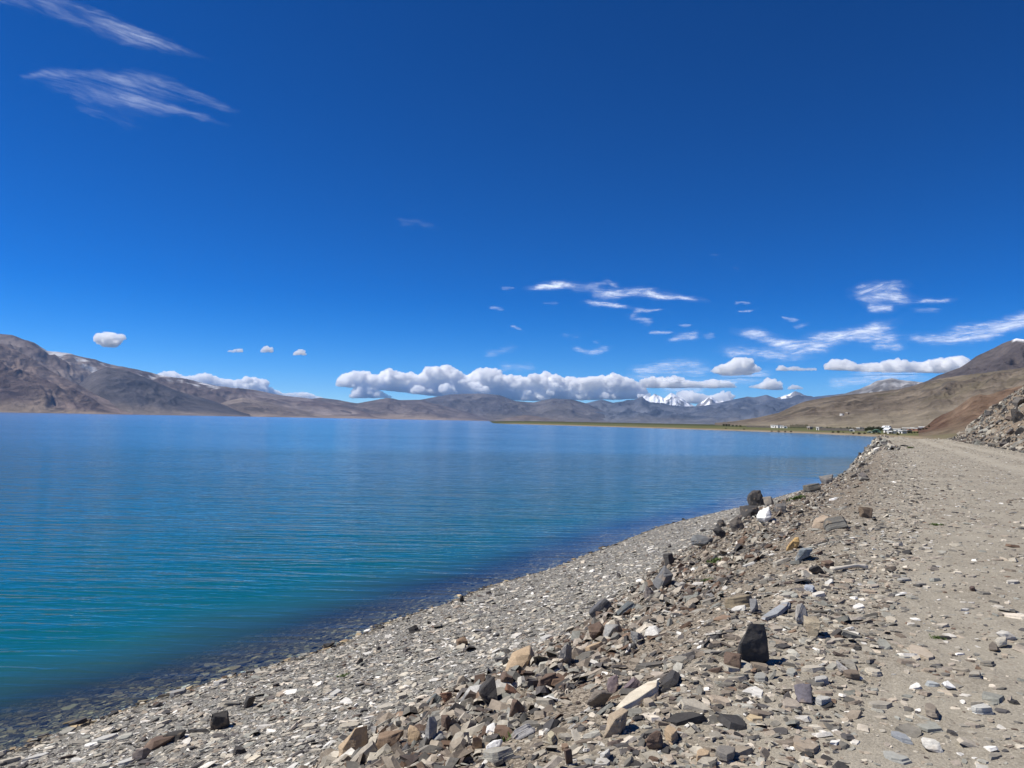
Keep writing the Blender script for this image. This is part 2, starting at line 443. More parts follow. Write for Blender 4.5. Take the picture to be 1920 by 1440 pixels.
def mountain(name, pts, Dr, Df, Db, lam, amp, base_col, scree_col, foot_col, mat, seed, snow=None, power=1.25, rows=110, zfoot=-6.0,
             rough=0.02, ridge_amp=0.15, colour_fn=None, step=2.4):
    rows = int(rows * 0.72)
    """A range with its crest along the traced skyline at distance Dr, its foot at Df and a back slope to Db.
       Dr, Df may be (left, right) pairs. Gullies are eroded out of the front face."""
    pts = np.array(pts, float)
    npx = np.arange(pts[0, 0], pts[-1, 0] + 0.1, step)
    py = np.interp(npx, pts[:, 0], pts[:, 1])
    u = (npx - npx[0]) / (npx[-1] - npx[0])
    two = lambda v: (v[0] + (v[1] - v[0]) * u) if isinstance(v, tuple) else np.full_like(u, v)
    DR, DF, DB = two(Dr), two(Df), two(Db)
    d = ray(npx, py); hl = np.hypot(d[:, 0], d[:, 1])
    dx, dy = d[:, 0] / hl, d[:, 1] / hl
    zr = CAM_Z + d[:, 2] / hl * DR
    tf = np.linspace(0, 1, rows) ** 0.9
    tb = np.linspace(0, 1, 24)[1:]
    dist = np.concatenate([DF[None] + (DR - DF)[None] * tf[:, None], DR[None] + (DB - DR)[None] * tb[:, None]], 0)
    X, Y = dx[None] * dist, dy[None] * dist
    T = np.concatenate([tf, 1 + tb])[:, None] + 0 * X
    # a smoothed crest carries the body; the fine skyline only shapes the upper face
    ksz = 41; ker = np.hanning(ksz + 2)[1:-1]; ker /= ker.sum()
    zsm = np.convolve(np.pad(zr, ksz // 2, mode='edge'), ker, 'valid')
    zt = zsm[None] + (zr - zsm)[None] * sstep(0.3, 1.0, T)
    front = np.clip(T, 0, 1)
    body = front ** power
    Z = zfoot + (zt - zfoot) * np.where(T <= 1, body, 1 - 0.75 * sstep(0, 1, T - 1))
    az = np.arctan2(X, Y); arc = az * np.mean(DR)
    wx = arc + lam * 0.55 * fbm2(arc / lam / 1.4, dist / lam / 2.0, 3, seed + 1)
    g = ridged2(wx / lam, dist / (lam * 2.6) + 4, 5, seed, 0.52)
    g2 = fbm2(arc / lam / 2.3, dist / lam / 2.3, 6, seed + 5, 0.55)
    mask = np.where(T <= 1, np.clip(front * 2.2, 0, 1) * (1 - (1 - ridge_amp) * front ** 5), ridge_amp)
    hgt = np.maximum(zsm, 5)[None]
    Z = Z + amp * hgt * mask * (1.1 * (g - 0.55) + 0.6 * g2) + rough * hgt * mask * fbm2(X / lam * 7, Y / lam * 7, 4, seed + 9)
    Z[-1] = zfoot; Z[0] = zfoot
    V = np.stack([X, Y, Z], -1).reshape(-1, 3)
    nr, nc = X.shape
    o = quad_mesh(name, V, grid_quads(nr, nc), mat, True)
    f = front.ravel(); gg = (g - 0.55).ravel(); n2 = fbm2(arc / lam * 1.6, dist / lam * 0.8, 5, seed + 21).ravel(); n3 = fbm2(arc / lam * 0.35, dist / lam * 0.35, 3, seed + 23).ravel()
    c = lerp3(scree_col, base_col, sstep(-0.15, 0.25, gg + 0.6 * n2))
    ft = sstep(0.34, 0.10, f + 0.15 * n2 + 0.12 * gg)
    c = c * (1 - ft[:, None]) + np.asarray(foot_col)[None] * ft[:, None]
    c = c * (1 + 0.28 * n3 + 0.25 * n2)[:, None]
    if colour_fn is not None:
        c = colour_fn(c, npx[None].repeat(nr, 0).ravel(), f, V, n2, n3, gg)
    if snow is not None:
        c = snow(c, npx[None].repeat(nr, 0).ravel(), f, V, n2, gg)
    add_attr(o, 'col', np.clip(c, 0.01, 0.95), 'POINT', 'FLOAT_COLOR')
    return structure(o)

SNOW = np.array([0.86, 0.88, 0.92])
def blend(c, k, to): return c * (1 - k[:, None]) + np.asarray(to)[None] * k[:, None]

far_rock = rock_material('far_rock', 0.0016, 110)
mid_rock = rock_material('hill_rock', 0.004, 38)
near_rock = rock_material('slope_rock', 0.018, 11)
spur_rock = rock_material('spur_rock', 0.09, 3.0)

SPUR = []
def build_mountains():
    brown, grey, tan, purple = (0.100, 0.079, 0.076), (0.190, 0.160, 0.150), (0.225, 0.180, 0.145), (0.14, 0.118, 0.118)
    # --- left shore
    def snow_l(c, px, f, V, n2, gg):
        k = sstep(0.05, 0.42, 0.5 * n2 - 0.9 * gg + 0.9 * (f - 0.74) + 0.9 * fbm2(V[:, 0] / 160, V[:, 1] / 220, 4, 99, 0.65)) * sstep(60, 110, px) * (1 - sstep(395, 425, px)) * sstep(0.5, 0.75, f)
        return blend(c, 0.62 * k, SNOW * 0.9)
    mountain('mountain', [(-260, 600), (-140, 612), (-60, 622), (0, 631), (20, 633), (63, 643), (88, 659), (112, 661), (135, 665), (200, 683), (245, 692), (290, 701), (345, 711), (400, 722), (450, 729), (480, 732), (530, 741), (590, 748), (640, 752), (700, 768), (740, 789)],
             (9000, 11000), (6000, 7400), (12500, 14500), 900, 0.42, brown, grey, tan, mid_rock, 3, snow_l, 1.2, 120)
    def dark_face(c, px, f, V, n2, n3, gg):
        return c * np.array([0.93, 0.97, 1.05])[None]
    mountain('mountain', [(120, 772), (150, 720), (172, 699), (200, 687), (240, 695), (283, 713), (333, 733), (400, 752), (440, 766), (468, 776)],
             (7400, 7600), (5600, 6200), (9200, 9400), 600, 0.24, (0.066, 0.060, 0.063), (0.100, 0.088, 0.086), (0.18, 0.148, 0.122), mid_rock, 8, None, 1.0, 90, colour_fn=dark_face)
    mountain('mountain', [(-300, 600), (-160, 618), (-60, 632), (-10, 640), (30, 655), (60, 668), (92, 690), (120, 707), (150, 722), (185, 742), (220, 758), (250, 772)],
             (6000, 6200), (4400, 5000), (7600, 7800), 520, 0.50, (0.082, 0.063, 0.064), (0.205, 0.160, 0.143), (0.215, 0.172, 0.135), mid_rock, 12, None, 1.25, 120)
    mountain('hill', [(360, 779), (390, 766), (425, 752), (455, 745), (490, 752), (530, 762), (570, 770), (610, 783)],
             8200, 6800, 9600, 420, 0.32, (0.12, 0.097, 0.086), (0.175, 0.145, 0.124), (0.23, 0.187, 0.15), mid_rock, 15, None, 1.1, 70)
    # --- far end of the lake
    mountain('hill', [(520, 783), (560, 760), (585, 748), (600, 746), (635, 750), (670, 756), (692, 752), (727, 745), (747, 750), (793, 750), (812, 757), (837, 762), (880, 774), (905, 781), (935, 789)],
             (10500, 11500), (8200, 8600), (14000, 14500), 700, 0.34, (0.090, 0.076, 0.075), (0.14, 0.118, 0.11), (0.21, 0.17, 0.14), mid_rock, 22, None, 1.1, 90)
    mountain('mountain', [(700, 768), (760, 755), (793, 749), (840, 740), (868, 738), (897, 737), (935, 741), (965, 752), (1000, 754), (1035, 747), (1070, 749), (1100, 757), (1130, 770), (1160, 789)],
             (13500, 14500), (10500, 11000), (16500, 17000), 1000, 0.30, (0.080, 0.076, 0.084), (0.122, 0.113, 0.116), (0.145, 0.127, 0.118), far_rock, 27, None, 1.1, 90)
    mountain('hill', [(925, 789), (950, 784), (985, 778), (1010, 781), (1040, 787), (1060, 790)], 9400, 8700, 10400, 400, 0.2, (0.13, 0.105, 0.095), (0.17, 0.14, 0.125), (0.22, 0.18, 0.15), mid_rock, 29, None, 1.0, 50)
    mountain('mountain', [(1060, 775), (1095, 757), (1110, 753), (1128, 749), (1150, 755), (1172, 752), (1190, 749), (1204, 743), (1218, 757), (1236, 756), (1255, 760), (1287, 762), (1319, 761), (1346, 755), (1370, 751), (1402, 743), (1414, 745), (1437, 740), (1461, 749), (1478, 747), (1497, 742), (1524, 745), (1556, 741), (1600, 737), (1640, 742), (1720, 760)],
             (17500, 15500), (11500, 8500), (20500, 18500), 1000, 0.46, (0.058, 0.068, 0.095), (0.115, 0.125, 0.155), (0.12, 0.12, 0.13), far_rock, 33, None, 1.1, 120, ridge_amp=0.06)  # slate-blue rock; some of the blue distance haze is put into its colours
    def snow_p(c, px, f, V, n2, gg):
        k = sstep(-0.06, 0.10, 1.3 * n2 - 0.75 * gg + 0.06 + 0.35 * (f - 0.8))
        return blend(c * 0.8, k, SNOW)
    mountain('snow_mountain', [(1150, 789), (1180, 768), (1197, 752), (1210, 741), (1218, 745), (1227, 739), (1236, 743), (1245, 747), (1252, 741), (1258, 736), (1269, 742), (1281, 750), (1299, 759), (1330, 775), (1350, 790)],
             24000, 21000, 26000, 620, 0.55, (0.07, 0.075, 0.09), (0.2, 0.19, 0.19), (0.2, 0.19, 0.18), far_rock, 41, snow_p, 1.0, 80, ridge_amp=0.1, step=1.0)
    mountain('snow_mountain', [(1290, 785), (1307, 759), (1322, 750), (1334, 744), (1342, 750), (1348, 753), (1355, 751), (1368, 760), (1400, 790)],
             23500, 21000, 25800, 600, 0.35, (0.2, 0.19, 0.19), (0.25, 0.24, 0.24), (0.2, 0.19, 0.18), far_rock, 44, snow_p, 1.0, 60, step=1.0)
    mountain('snow_mountain', [(1420, 775), (1451, 747), (1473, 741), (1482, 737), (1491, 734), (1500, 736), (1512, 742), (1530, 752), (1560, 780)],
             23000, 20500, 25500, 600, 0.35, (0.2, 0.19, 0.19), (0.25, 0.24, 0.24), (0.2, 0.19, 0.18), far_rock, 47, snow_p, 1.0, 60, step=1.0)
    # --- right side
    def dust(c, px, f, V, n2, gg):
        k = sstep(0.05, 0.5, n2 + 0.9 * gg + 0.3 * (f - .5))
        return blend(c, 0.45 * k * sstep(0.3, 0.6, f), (0.62, 0.62, 0.63))
    mountain('mountain', [(1480, 768), (1530, 748), (1580, 740), (1610, 731), (1632, 722), (1645, 714), (1660, 710), (1672, 708), (1688, 712), (1703, 714), (1740, 720), (1800, 735), (1840, 760)],
             (8500, 8000), (5500, 5000), (11000, 10500), 450, 0.36, (0.085, 0.082, 0.083), (0.16, 0.152, 0.147), (0.15, 0.13, 0.112), mid_rock, 51, dust, 1.0, 100)
    def snowcap(c, px, f, V, n2, gg):
        k = sstep(0.965, 0.99, f + 0.02 * n2) * sstep(1895, 1903, px) * (1 - sstep(1918, 1930, px))
        return blend(c, 0.8 * k, SNOW)
    mountain('mountain', [(1600, 775), (1650, 748), (1690, 731), (1740, 714), (1760, 704), (1800, 689), (1818, 678), (1830, 669), (1850, 658), (1880, 642), (1905, 632), (1920, 634), (1960, 640), (2020, 622), (2140, 600), (2260, 640)],
             (5200, 4200), (3600, 2600), (6800, 5600), 330, 0.30, (0.062, 0.052, 0.051), (0.096, 0.081, 0.077), (0.11, 0.09, 0.08), near_rock, 57, snowcap, 1.0, 110, ridge_amp=0.08)
    def fans(c, px, f, V, n2, n3, gg):
        k = sstep(0.05, 0.35, n3 + 0.2 * n2)                      # olive scrub on the gentler fans
        c = blend(c, 0.45 * k, (0.135, 0.118, 0.075))
        r = sstep(0.22, 0.40, fbm2(V[:, 0] / 70, V[:, 1] / 70, 6, 91, 0.6) + 0.5 * gg) * sstep(0.22, 0.5, f)   # dark outcrops
        c = blend(c, 0.75 * r, (0.065, 0.058, 0.052))
        return c
    SPUR.append(mountain('hillside', [(1340, 793), (1375, 790), (1420, 783), (1460, 774), (1485, 762), (1510, 752), (1560, 743), (1620, 738), (1680, 731), (1720, 721), (1760, 710), (1800, 703), (1850, 699), (1900, 693), (1960, 684), (2060, 668), (2200, 660), (2320, 680)],
             (2300, 1500), (1150, 430), (3400, 2400), 110, 0.17, (0.105, 0.086, 0.068), (0.165, 0.137, 0.106), (0.205, 0.175, 0.132), near_rock, 63, None, 0.95, 150, zfoot=2.0, rough=0.02, colour_fn=fans))
    def red(c, px, f, V, n2, n3, gg):
        r = sstep(0.20, 0.36, fbm2(V[:, 0] / 26, V[:, 1] / 26, 6, 95, 0.6) + 0.5 * gg)
        c = blend(c, 0.8 * r, (0.075, 0.045, 0.032))
        k = (1 - sstep(1745, 1800, px)) * sstep(0.1, 0.4, f + 0.3 * n2)
        return blend(c, 0.75 * k, (0.085, 0.048, 0.033))
    SPUR.append(mountain('hillside', [(1722, 806), (1738, 799), (1752, 786), (1768, 777), (1782, 772), (1800, 760), (1822, 744), (1838, 739), (1850, 741), (1868, 736), (1890, 729), (1920, 722), (1980, 700), (2080, 660), (2240, 640), (2420, 650)],
             (470, 330), (365, 150), (640, 480), 24, 0.24, (0.125, 0.084, 0.060), (0.185, 0.130, 0.092), (0.165, 0.130, 0.092), spur_rock, 71, None, 0.85, 130, zfoot=0.8, rough=0.035, colour_fn=red))
build_mountains()

# ------------------------------------------------------------------ meadow flat with the village
MS = [(900, 793.2), (930, 794.4), (1000, 796.3), (1100, 799.2), (1200, 802.2), (1300, 805.2), (1400, 808.6), (1500, 812.2), (1560, 814.8), (1640, 818.8), (1700, 822), (1735, 824.0), (1758, 829), (1780, 838)]
_mx, _my = at_z([p[0] for p in MS], [p[1] for p in MS], 0.0)
M_AZ = np.append(np.arctan2(_mx, _my), [az_of(1803), az_of(1812), az_of(1860), az_of(2000)])
M_D = np.append(np.hypot(_mx, _my), [140.0, 130.0, 124.0, 118.0])
def meadow_z(x, y):
    az = np.arctan2(x, y); r = np.hypot(x, y)
    dd = r - np.interp(az, M_AZ, M_D)
    z = np.interp(dd, [-30, 0, 12, 60, 170, 500, 1500, 4000], [-1.6, 0.0, 0.45, 1.2, 2.3, 3.3, 4.6, 6.5])
    return z + 0.12 * fbm2(x / 25, y / 25, 4, 81) * sstep(5, 60, dd), dd

def build_meadow():
    az = np.concatenate([np.linspace(az_of(905), az_of(1800), 320), np.linspace(az_of(1802), R(44), 30)])
    k = np.concatenate([np.linspace(-25, 60, 45), np.linspace(64, 400, 50), np.geomspace(410, 6000, 30)])
    K, A = np.meshgrid(k, az, indexing='ij')
    D = np.interp(A, M_AZ, M_D) + K
    D = D + 10 * fbm2(A * 60, K * 0, 3, 83) * 0
    X, Y = D * np.sin(A), D * np.cos(A)
    Z, dd = meadow_z(X, Y)
    fade = sstep(az_of(905), az_of(990), A)            # the spit thins out into the lake
    Z = np.where(Z > 0, Z * fade, Z) - 0.4 * (1 - fade)
    n = NT('meadow')
    p = n.pos(); c = n.attr('col').outputs['Color']
    c = n.mix(0.6, c, n.mr(n.noise(p, 0.12, 6, 0.65), 0.3, 0.7, 0.6, 1.4), 'MULTIPLY')
    m = n.done(n.diff(c, 0.95, n.bump(n.noise(p, 0.8, 4), 0.6, 0.3), 0.1))
    o = quad_mesh('meadow', np.stack([X, Y, Z], -1).reshape(-1, 3), grid_quads(*X.shape), m, True)
    d = (dd + 9 * fbm2(X / 30, Y / 30, 4, 85)).ravel()
    sand, olive, green, dark = np.array([0.25, 0.20, 0.14]), np.array([0.155, 0.135, 0.072]), np.array([0.085, 0.10, 0.035]), np.array([0.045, 0.05, 0.022])
    c = np.repeat(sand[None], len(d), 0)
    c = blend(c, sstep(14, 40, d), olive)
    c = blend(c, sstep(35, 70, d) * (0.5 + 0.5 * sstep(-0.2, 0.3, fbm2(X / 60, Y / 22, 4, 86).ravel())), green)
    c = blend(c, 0.75 * sstep(170, 330, d), dark)
    c = blend(c, 0.8 * sstep(az_of(1715), az_of(1745), A).ravel(), (0.15, 0.125, 0.082))
    w = sstep(3, -4, d)
    c = blend(c, w, (0.07, 0.06, 0.045))
    add_attr(o, 'col', c, 'POINT', 'FLOAT_COLOR')
    structure(o)
build_meadow()

# ------------------------------------------------------------------ stones
def stone_material(name, attr=True, mottling=1.0):
    n = NT(name)
    if attr:
        c = n.attr('col').outputs['Color']; p = n.pos(); k = 1.0
    else:
        oi = n.n('ShaderNodeObjectInfo'); c = oi.outputs['Color']; p = n.objc(); k = 1.0
    lay = n.noise(n.mapping(p, (4, 4, 40) if not attr else (12, 12, 30)), 1.0, 4, 0.6)
    spk = n.noise(p, 60, 4, 0.7); pat = n.noise(p, 9, 3, 0.5)
    c = n.mix(0.55 * mottling, c, n.mr(lay, 0.3, 0.7, 0.62, 1.3), 'MULTIPLY')
    c = n.mix(0.6 * mottling, c, n.mr(spk, 0.3, 0.7, 0.7, 1.25), 'MULTIPLY')
    if not attr:
        c = n.mix(n.mr(pat, 0.56, 0.70, 0, 0.45), c, (0.36, 0.27, 0.18))          # lime and rust staining
    h = n.math('ADD', n.math('MULTIPLY', lay, 1.0), n.math('MULTIPLY', spk, 0.5))
    return n.done(n.diff(c, 0.82, n.bump(h, 0.8, 0.006), 0.25))
M_SMALL = stone_material('small_stones')
M_STONE = stone_material('stone', False)

GREY_ = [(0.40, 0.38, 0.335), (0.30, 0.288, 0.26), (0.215, 0.208, 0.19), (0.135, 0.132, 0.125), (0.335, 0.335, 0.31), (0.46, 0.435, 0.38), (0.26, 0.27, 0.255)]
GREY = [(a * 1.04, b * 1.0, c * 0.93) for a, b, c in GREY_]
TAN = [(0.38, 0.325, 0.255), (0.30, 0.25, 0.195), (0.45, 0.40, 0.325), (0.235, 0.195, 0.155), (0.34, 0.295, 0.245)]
RUST = [(0.175, 0.115, 0.08), (0.13, 0.09, 0.068), (0.215, 0.15, 0.105), (0.10, 0.078, 0.066)]
DARK = [(0.085, 0.08, 0.078), (0.06, 0.057, 0.055), (0.11, 0.10, 0.095)]
PALE = [(0.60, 0.57, 0.51), (0.68, 0.66, 0.61), (0.56, 0.50, 0.41)]

NP = 48
def proto_set(seed, flat, ns=6):
    g = np.random.default_rng(seed); out = []
    for k in range(NP):
        a = np.sort((np.arange(ns) + g.uniform(-0.36, 0.36, ns)) / ns * 2 * np.pi)
        r = g.uniform(0.58, 1.15, ns) if ns > 4 else g.uniform(0.78, 1.22, ns)
        bx, by = np.cos(a) * r, np.sin(a) * r
        tilt = g.uniform(-0.35, 0.35, 2) * (0.5 if flat else 1.0)
        s = g.uniform(0.70, 0.98, ns) if flat else g.uniform(0.40, 0.97, ns)
        tx, ty = bx * s + g.normal(0, 0.05), by * s + g.normal(0, 0.05)
        tz = 0.5 + tilt[0] * tx + tilt[1] * ty + g.uniform(-0.08, 0.08, ns)
        bot = np.stack([bx, by, np.full(ns, -0.5)], -1); top = np.stack([tx, ty, tz], -1)
        out.append(np.concatenate([bot, top]))
    return np.array(out) * 0.5
PROTO = {(6, True): proto_set(1, True), (6, False): proto_set(2, False), (4, True): proto_set(3, True, 4), (4, False): proto_set(4, False, 4)}
QUADS = {6: np.array([[i, (i + 1) % 6, 6 + (i + 1) % 6, 6 + i] for i in range(6)] + [[6, 7, 8, 9], [6, 9, 10, 11]]),
         4: np.array([[i, (i + 1) % 4, 4 + (i + 1) % 4, 4 + i] for i in range(4)] + [[4, 5, 6, 7]])}

def euler_mats(yaw, pitch, roll):
    cy, sy, cp, sp, cr_, sr = np.cos(yaw), np.sin(yaw), np.cos(pitch), np.sin(pitch), np.cos(roll), np.sin(roll)
    M = np.empty((len(yaw), 3, 3))
    M[:, 0] = np.stack([cy * cp, cy * sp * sr - sy * cr_, cy * sp * cr_ + sy * sr], -1)
    M[:, 1] = np.stack([sy * cp, sy * sp * sr + cy * cr_, sy * sp * cr_ - cy * sr], -1)
    M[:, 2] = np.stack([-sp, cp * sr, cp * cr_], -1)
    return M

def slope_mats(x, y, e=0.12):
    gx = (H(x + e, y) - H(x - e, y)) / (2 * e); gy = (H(x, y + e) - H(x, y - e)) / (2 * e)
    n = np.stack([-gx, -gy, np.ones_like(gx)], -1); n /= np.linalg.norm(n, axis=1, keepdims=True)
    t = np.stack([np.ones_like(gx), np.zeros_like(gx), gx], -1); t /= np.linalg.norm(t, axis=1, keepdims=True)
    b = np.cross(n, t)
    return np.stack([t, b, n], -1)

def scatter(name, x, y, L, aspect, thick, cols, flat, tilt, mat=None, sink=0.25, lift=0.0):
    n = len(x)
    g = np.random.default_rng(len(name) * 97 + n)
    yaw = g.uniform(0, 2 * np.pi, n)
    M = slope_mats(x, y) @ euler_mats(yaw, g.normal(0, tilt, n), g.normal(0, tilt, n))
    S = np.stack([L, L * aspect, L * thick], -1)
    c = np.stack([x, y, H(x, y) + L * thick * (0.5 - sink) * 0.6 + lift], -1)
    VV, QQ, CC, off = [], [], [], 0
    big = L / np.hypot(x, y) * 741 > 5.5           # stones a few dots across get six sides, crumbs four
    for ns, sel in ((6, big), (4, ~big)):
        m = int(sel.sum())
        if not m: continue
        P = PROTO[(ns, flat)][g.integers(0, NP, m)]
        V = np.einsum('nij,nkj->nki', M[sel], P * S[sel][:, None, :]) + c[sel][:, None, :]
        VV.append(V.reshape(-1, 3)); QQ.append((QUADS[ns][None] + (np.arange(m) * 2 * ns)[:, None, None]).reshape(-1, 4) + off)
        CC.append(np.repeat(cols[sel], len(QUADS[ns]), 0)); off += m * 2 * ns
    o = quad_mesh(name, np.concatenate(VV), np.concatenate(QQ), mat or M_SMALL)
    add_attr(o, 'col', np.concatenate(CC), 'FACE', 'FLOAT_COLOR')
    return stuff(o)

def pick(g, n, fams, w):
    pal = np.array([c for f in fams for c in f]); ww = np.concatenate([np.full(len(f), k / len(f)) for f, k in zip(fams, w)]); ww /= ww.sum()
    return pal[g.choice(len(pal), n, p=ww)] * g.uniform(0.72, 1.22, n)[:, None]

def candidates(g, n, ymin, ymax, lo, hi):
    """points between two bank lines, denser towards the camera (about even in the picture)"""
    y = np.exp(g.uniform(np.log(ymin), np.log(ymax), n * 3))
    a = g.uniform(0, 1, n * 3)
    l, h = lo(y), hi(y)
    keep = g.uniform(0, 1, n * 3) < np.clip((h - l) / np.clip(y * 0.5, 2, 30), 0, 1)
    x = l + (h - l) * a
    az = np.abs(np.arctan2(x, y)); keep &= (az < R(46))
    x, y = x[keep][:n], y[keep][:n]
    return x, y

def lengths(g, d, med, sig, mn_px, mx):
    """stone length; those far off that would be smaller than a picture dot are left to the ground"""
    L = med * np.exp(g.normal(0, sig, len(d)))
    return np.clip(np.maximum(L, d * mn_px / 741.0), 0.012, mx)

def build_scatter():
    g = np.random.default_rng(11)
    # shingle of grey slate on the beach
    x, y = candidates(g, 45000, 5.5, 60, lambda y: XS(y) - 0.25, lambda y: XT(y) + 0.35)
    d = np.hypot(x, y)
    L = lengths(g, d, 0.050, 0.58, 1.6, 0.28)
    scatter('beach_shingle', x, y, L, g.uniform(0.45, 0.85, len(x)), g.uniform(0.10, 0.26, len(x)),
            pick(g, len(x), [GREY, TAN, DARK, PALE, RUST], [0.56, 0.10, 0.14, 0.18, 0.02]), True, 0.20)
    # stones under the shallows
    x, y = candidates(g, 9000, 6, 45, lambda y: XS(y) - 3.2, lambda y: XS(y) + 0.05)
    L = lengths(g, np.hypot(x, y), 0.085, 0.5, 2.2, 0.35)
    c = pick(g, len(x), [GREY, TAN, DARK], [0.5, 0.3, 0.4]) * np.array([0.95, 0.83, 0.62])
    scatter('shallow_stones', x, y, L, g.uniform(0.5, 0.9, len(x)), g.uniform(0.10, 0.25, len(x)), c, True, 0.12)
    # wet dark stones along the water's edge
    x, y = candidates(g, 2600, 6, 60, lambda y: XS(y) - 0.18, lambda y: XS(y) + 0.14)
    L = lengths(g, np.hypot(x, y), 0.085, 0.5, 2.0, 0.28)
    scatter('wet_edge_stones', x, y, L, g.uniform(0.5, 0.9, len(x)), g.uniform(0.2, 0.5, len(x)), pick(g, len(x), [DARK, GREY], [0.85, 0.15]) * 0.8, True, 0.2)
    # rubble heaped along the foot of the bank: blocks
    x, y = candidates(g, 22000, 2.6, 60, lambda y: XT(y) - 0.15, lambda y: XT(y) + 0.75 * (XC(y) - XT(y)))
    d = np.hypot(x, y)
    L = lengths(g, d, 0.066, 0.58, 1.7, 0.25)
    scatter('bank_rubble', x, y, L, g.uniform(0.38, 0.85, len(x)), g.uniform(0.16, 0.55, len(x)),
            pick(g, len(x), [GREY, TAN, RUST, DARK, PALE], [0.30, 0.34, 0.16, 0.18, 0.07]) * g.uniform(0.6, 1.1, len(x))[:, None], False, 0.42, sink=0.1)
    # slaty chips over the whole bank
    x, y = candidates(g, 21000, 2.6, 95, lambda y: XT(y), lambda y: XC(y) + 1.2)
    d = np.hypot(x, y)
    L = lengths(g, d, 0.050, 0.58, 1.6, 0.28)
    scatter('bank_chips', x, y, L, g.uniform(0.4, 0.8, len(x)), g.uniform(0.12, 0.35, len(x)),
            pick(g, len(x), [GREY, TAN, RUST, DARK, PALE], [0.46, 0.28, 0.08, 0.16, 0.06]) * g.uniform(0.65, 1.1, len(x))[:, None], True, 0.30)
    # shoulder of the road: thinning flat chips
    x, y = candidates(g, 34000, 2.6, 90, lambda y: XC(y) - 0.4, lambda y: XR(y) + 0.5)
    w = np.clip((x - XC(y)) / 3.6, 0, 1)
    cc = (x - XC(y)) / np.maximum(XR(y) - XC(y), 3)
    tk = np.maximum(np.exp(-((cc - 0.50) / 0.05) ** 2), np.exp(-((cc - 0.74) / 0.05) ** 2))
    keep = g.uniform(0, 1, len(x)) < (1.0 - 0.60 * w) * (1 - 0.7 * tk)
    x, y = x[keep], y[keep]; d = np.hypot(x, y)
    L = lengths(g, d, 0.038, 0.66, 1.4, 0.22)
    scatter('road_stones', x, y, L, g.uniform(0.4, 0.85, len(x)), g.uniform(0.12, 0.34, len(x)),
            pick(g, len(x), [GREY, TAN, RUST, DARK, PALE], [0.42, 0.36, 0.05, 0.06, 0.11]), True, 0.13)
    # rough stones on the knoll where the road swings round
    n = 1500
    y = g.uniform(52, 96, n); x = XT(y) + (XC(y) - XT(y)) * g.normal(0.75, 0.35, n); keep = (x > XS(y) + 0.3) & (x < XC(y) + 1.8); x, y = x[keep], y[keep]
    L = np.clip(0.21 * np.exp(g.normal(0, 0.55, len(x))), 0.1, 0.8)
    scatter('knoll_stones', x, y, L, g.uniform(0.5, 0.9, len(x)), g.uniform(0.3, 0.8, len(x)), pick(g, len(x), [GREY, TAN, DARK, PALE], [0.45, 0.2, 0.28, 0.10]), False, 0.45)
    # fallen rock below the road cut
    n = 10000
    y = g.uniform(24, 112, n); e = np.abs(g.normal(0, 1, n)) * 6.5
    x = XR(y) - 0.6 + e
    L = np.clip(0.22 * np.exp(g.normal(0, 0.62, n)), 0.09, 1.1)
    scatter('cut_scree', x, y, L, g.uniform(0.5, 0.9, n), g.uniform(0.3, 0.8, n),
            pick(g, n, [GREY, TAN, RUST, DARK, PALE], [0.42, 0.22, 0.06, 0.30, 0.03]) * 0.78, False, 0.45)
build_scatter()

# ------------------------------------------------------------------ single rocks
def hull_into(bm, pts):
    vs_ = [bm.verts.new(p) for p in pts]
    r = bmesh.ops.convex_hull(bm, input=vs_)
    kill = [e for e in r['geom_interior'] + r['geom_unused'] if isinstance(e, bmesh.types.BMVert)]
    bmesh.ops.delete(bm, geom=list(set(kill)), context='VERTS')

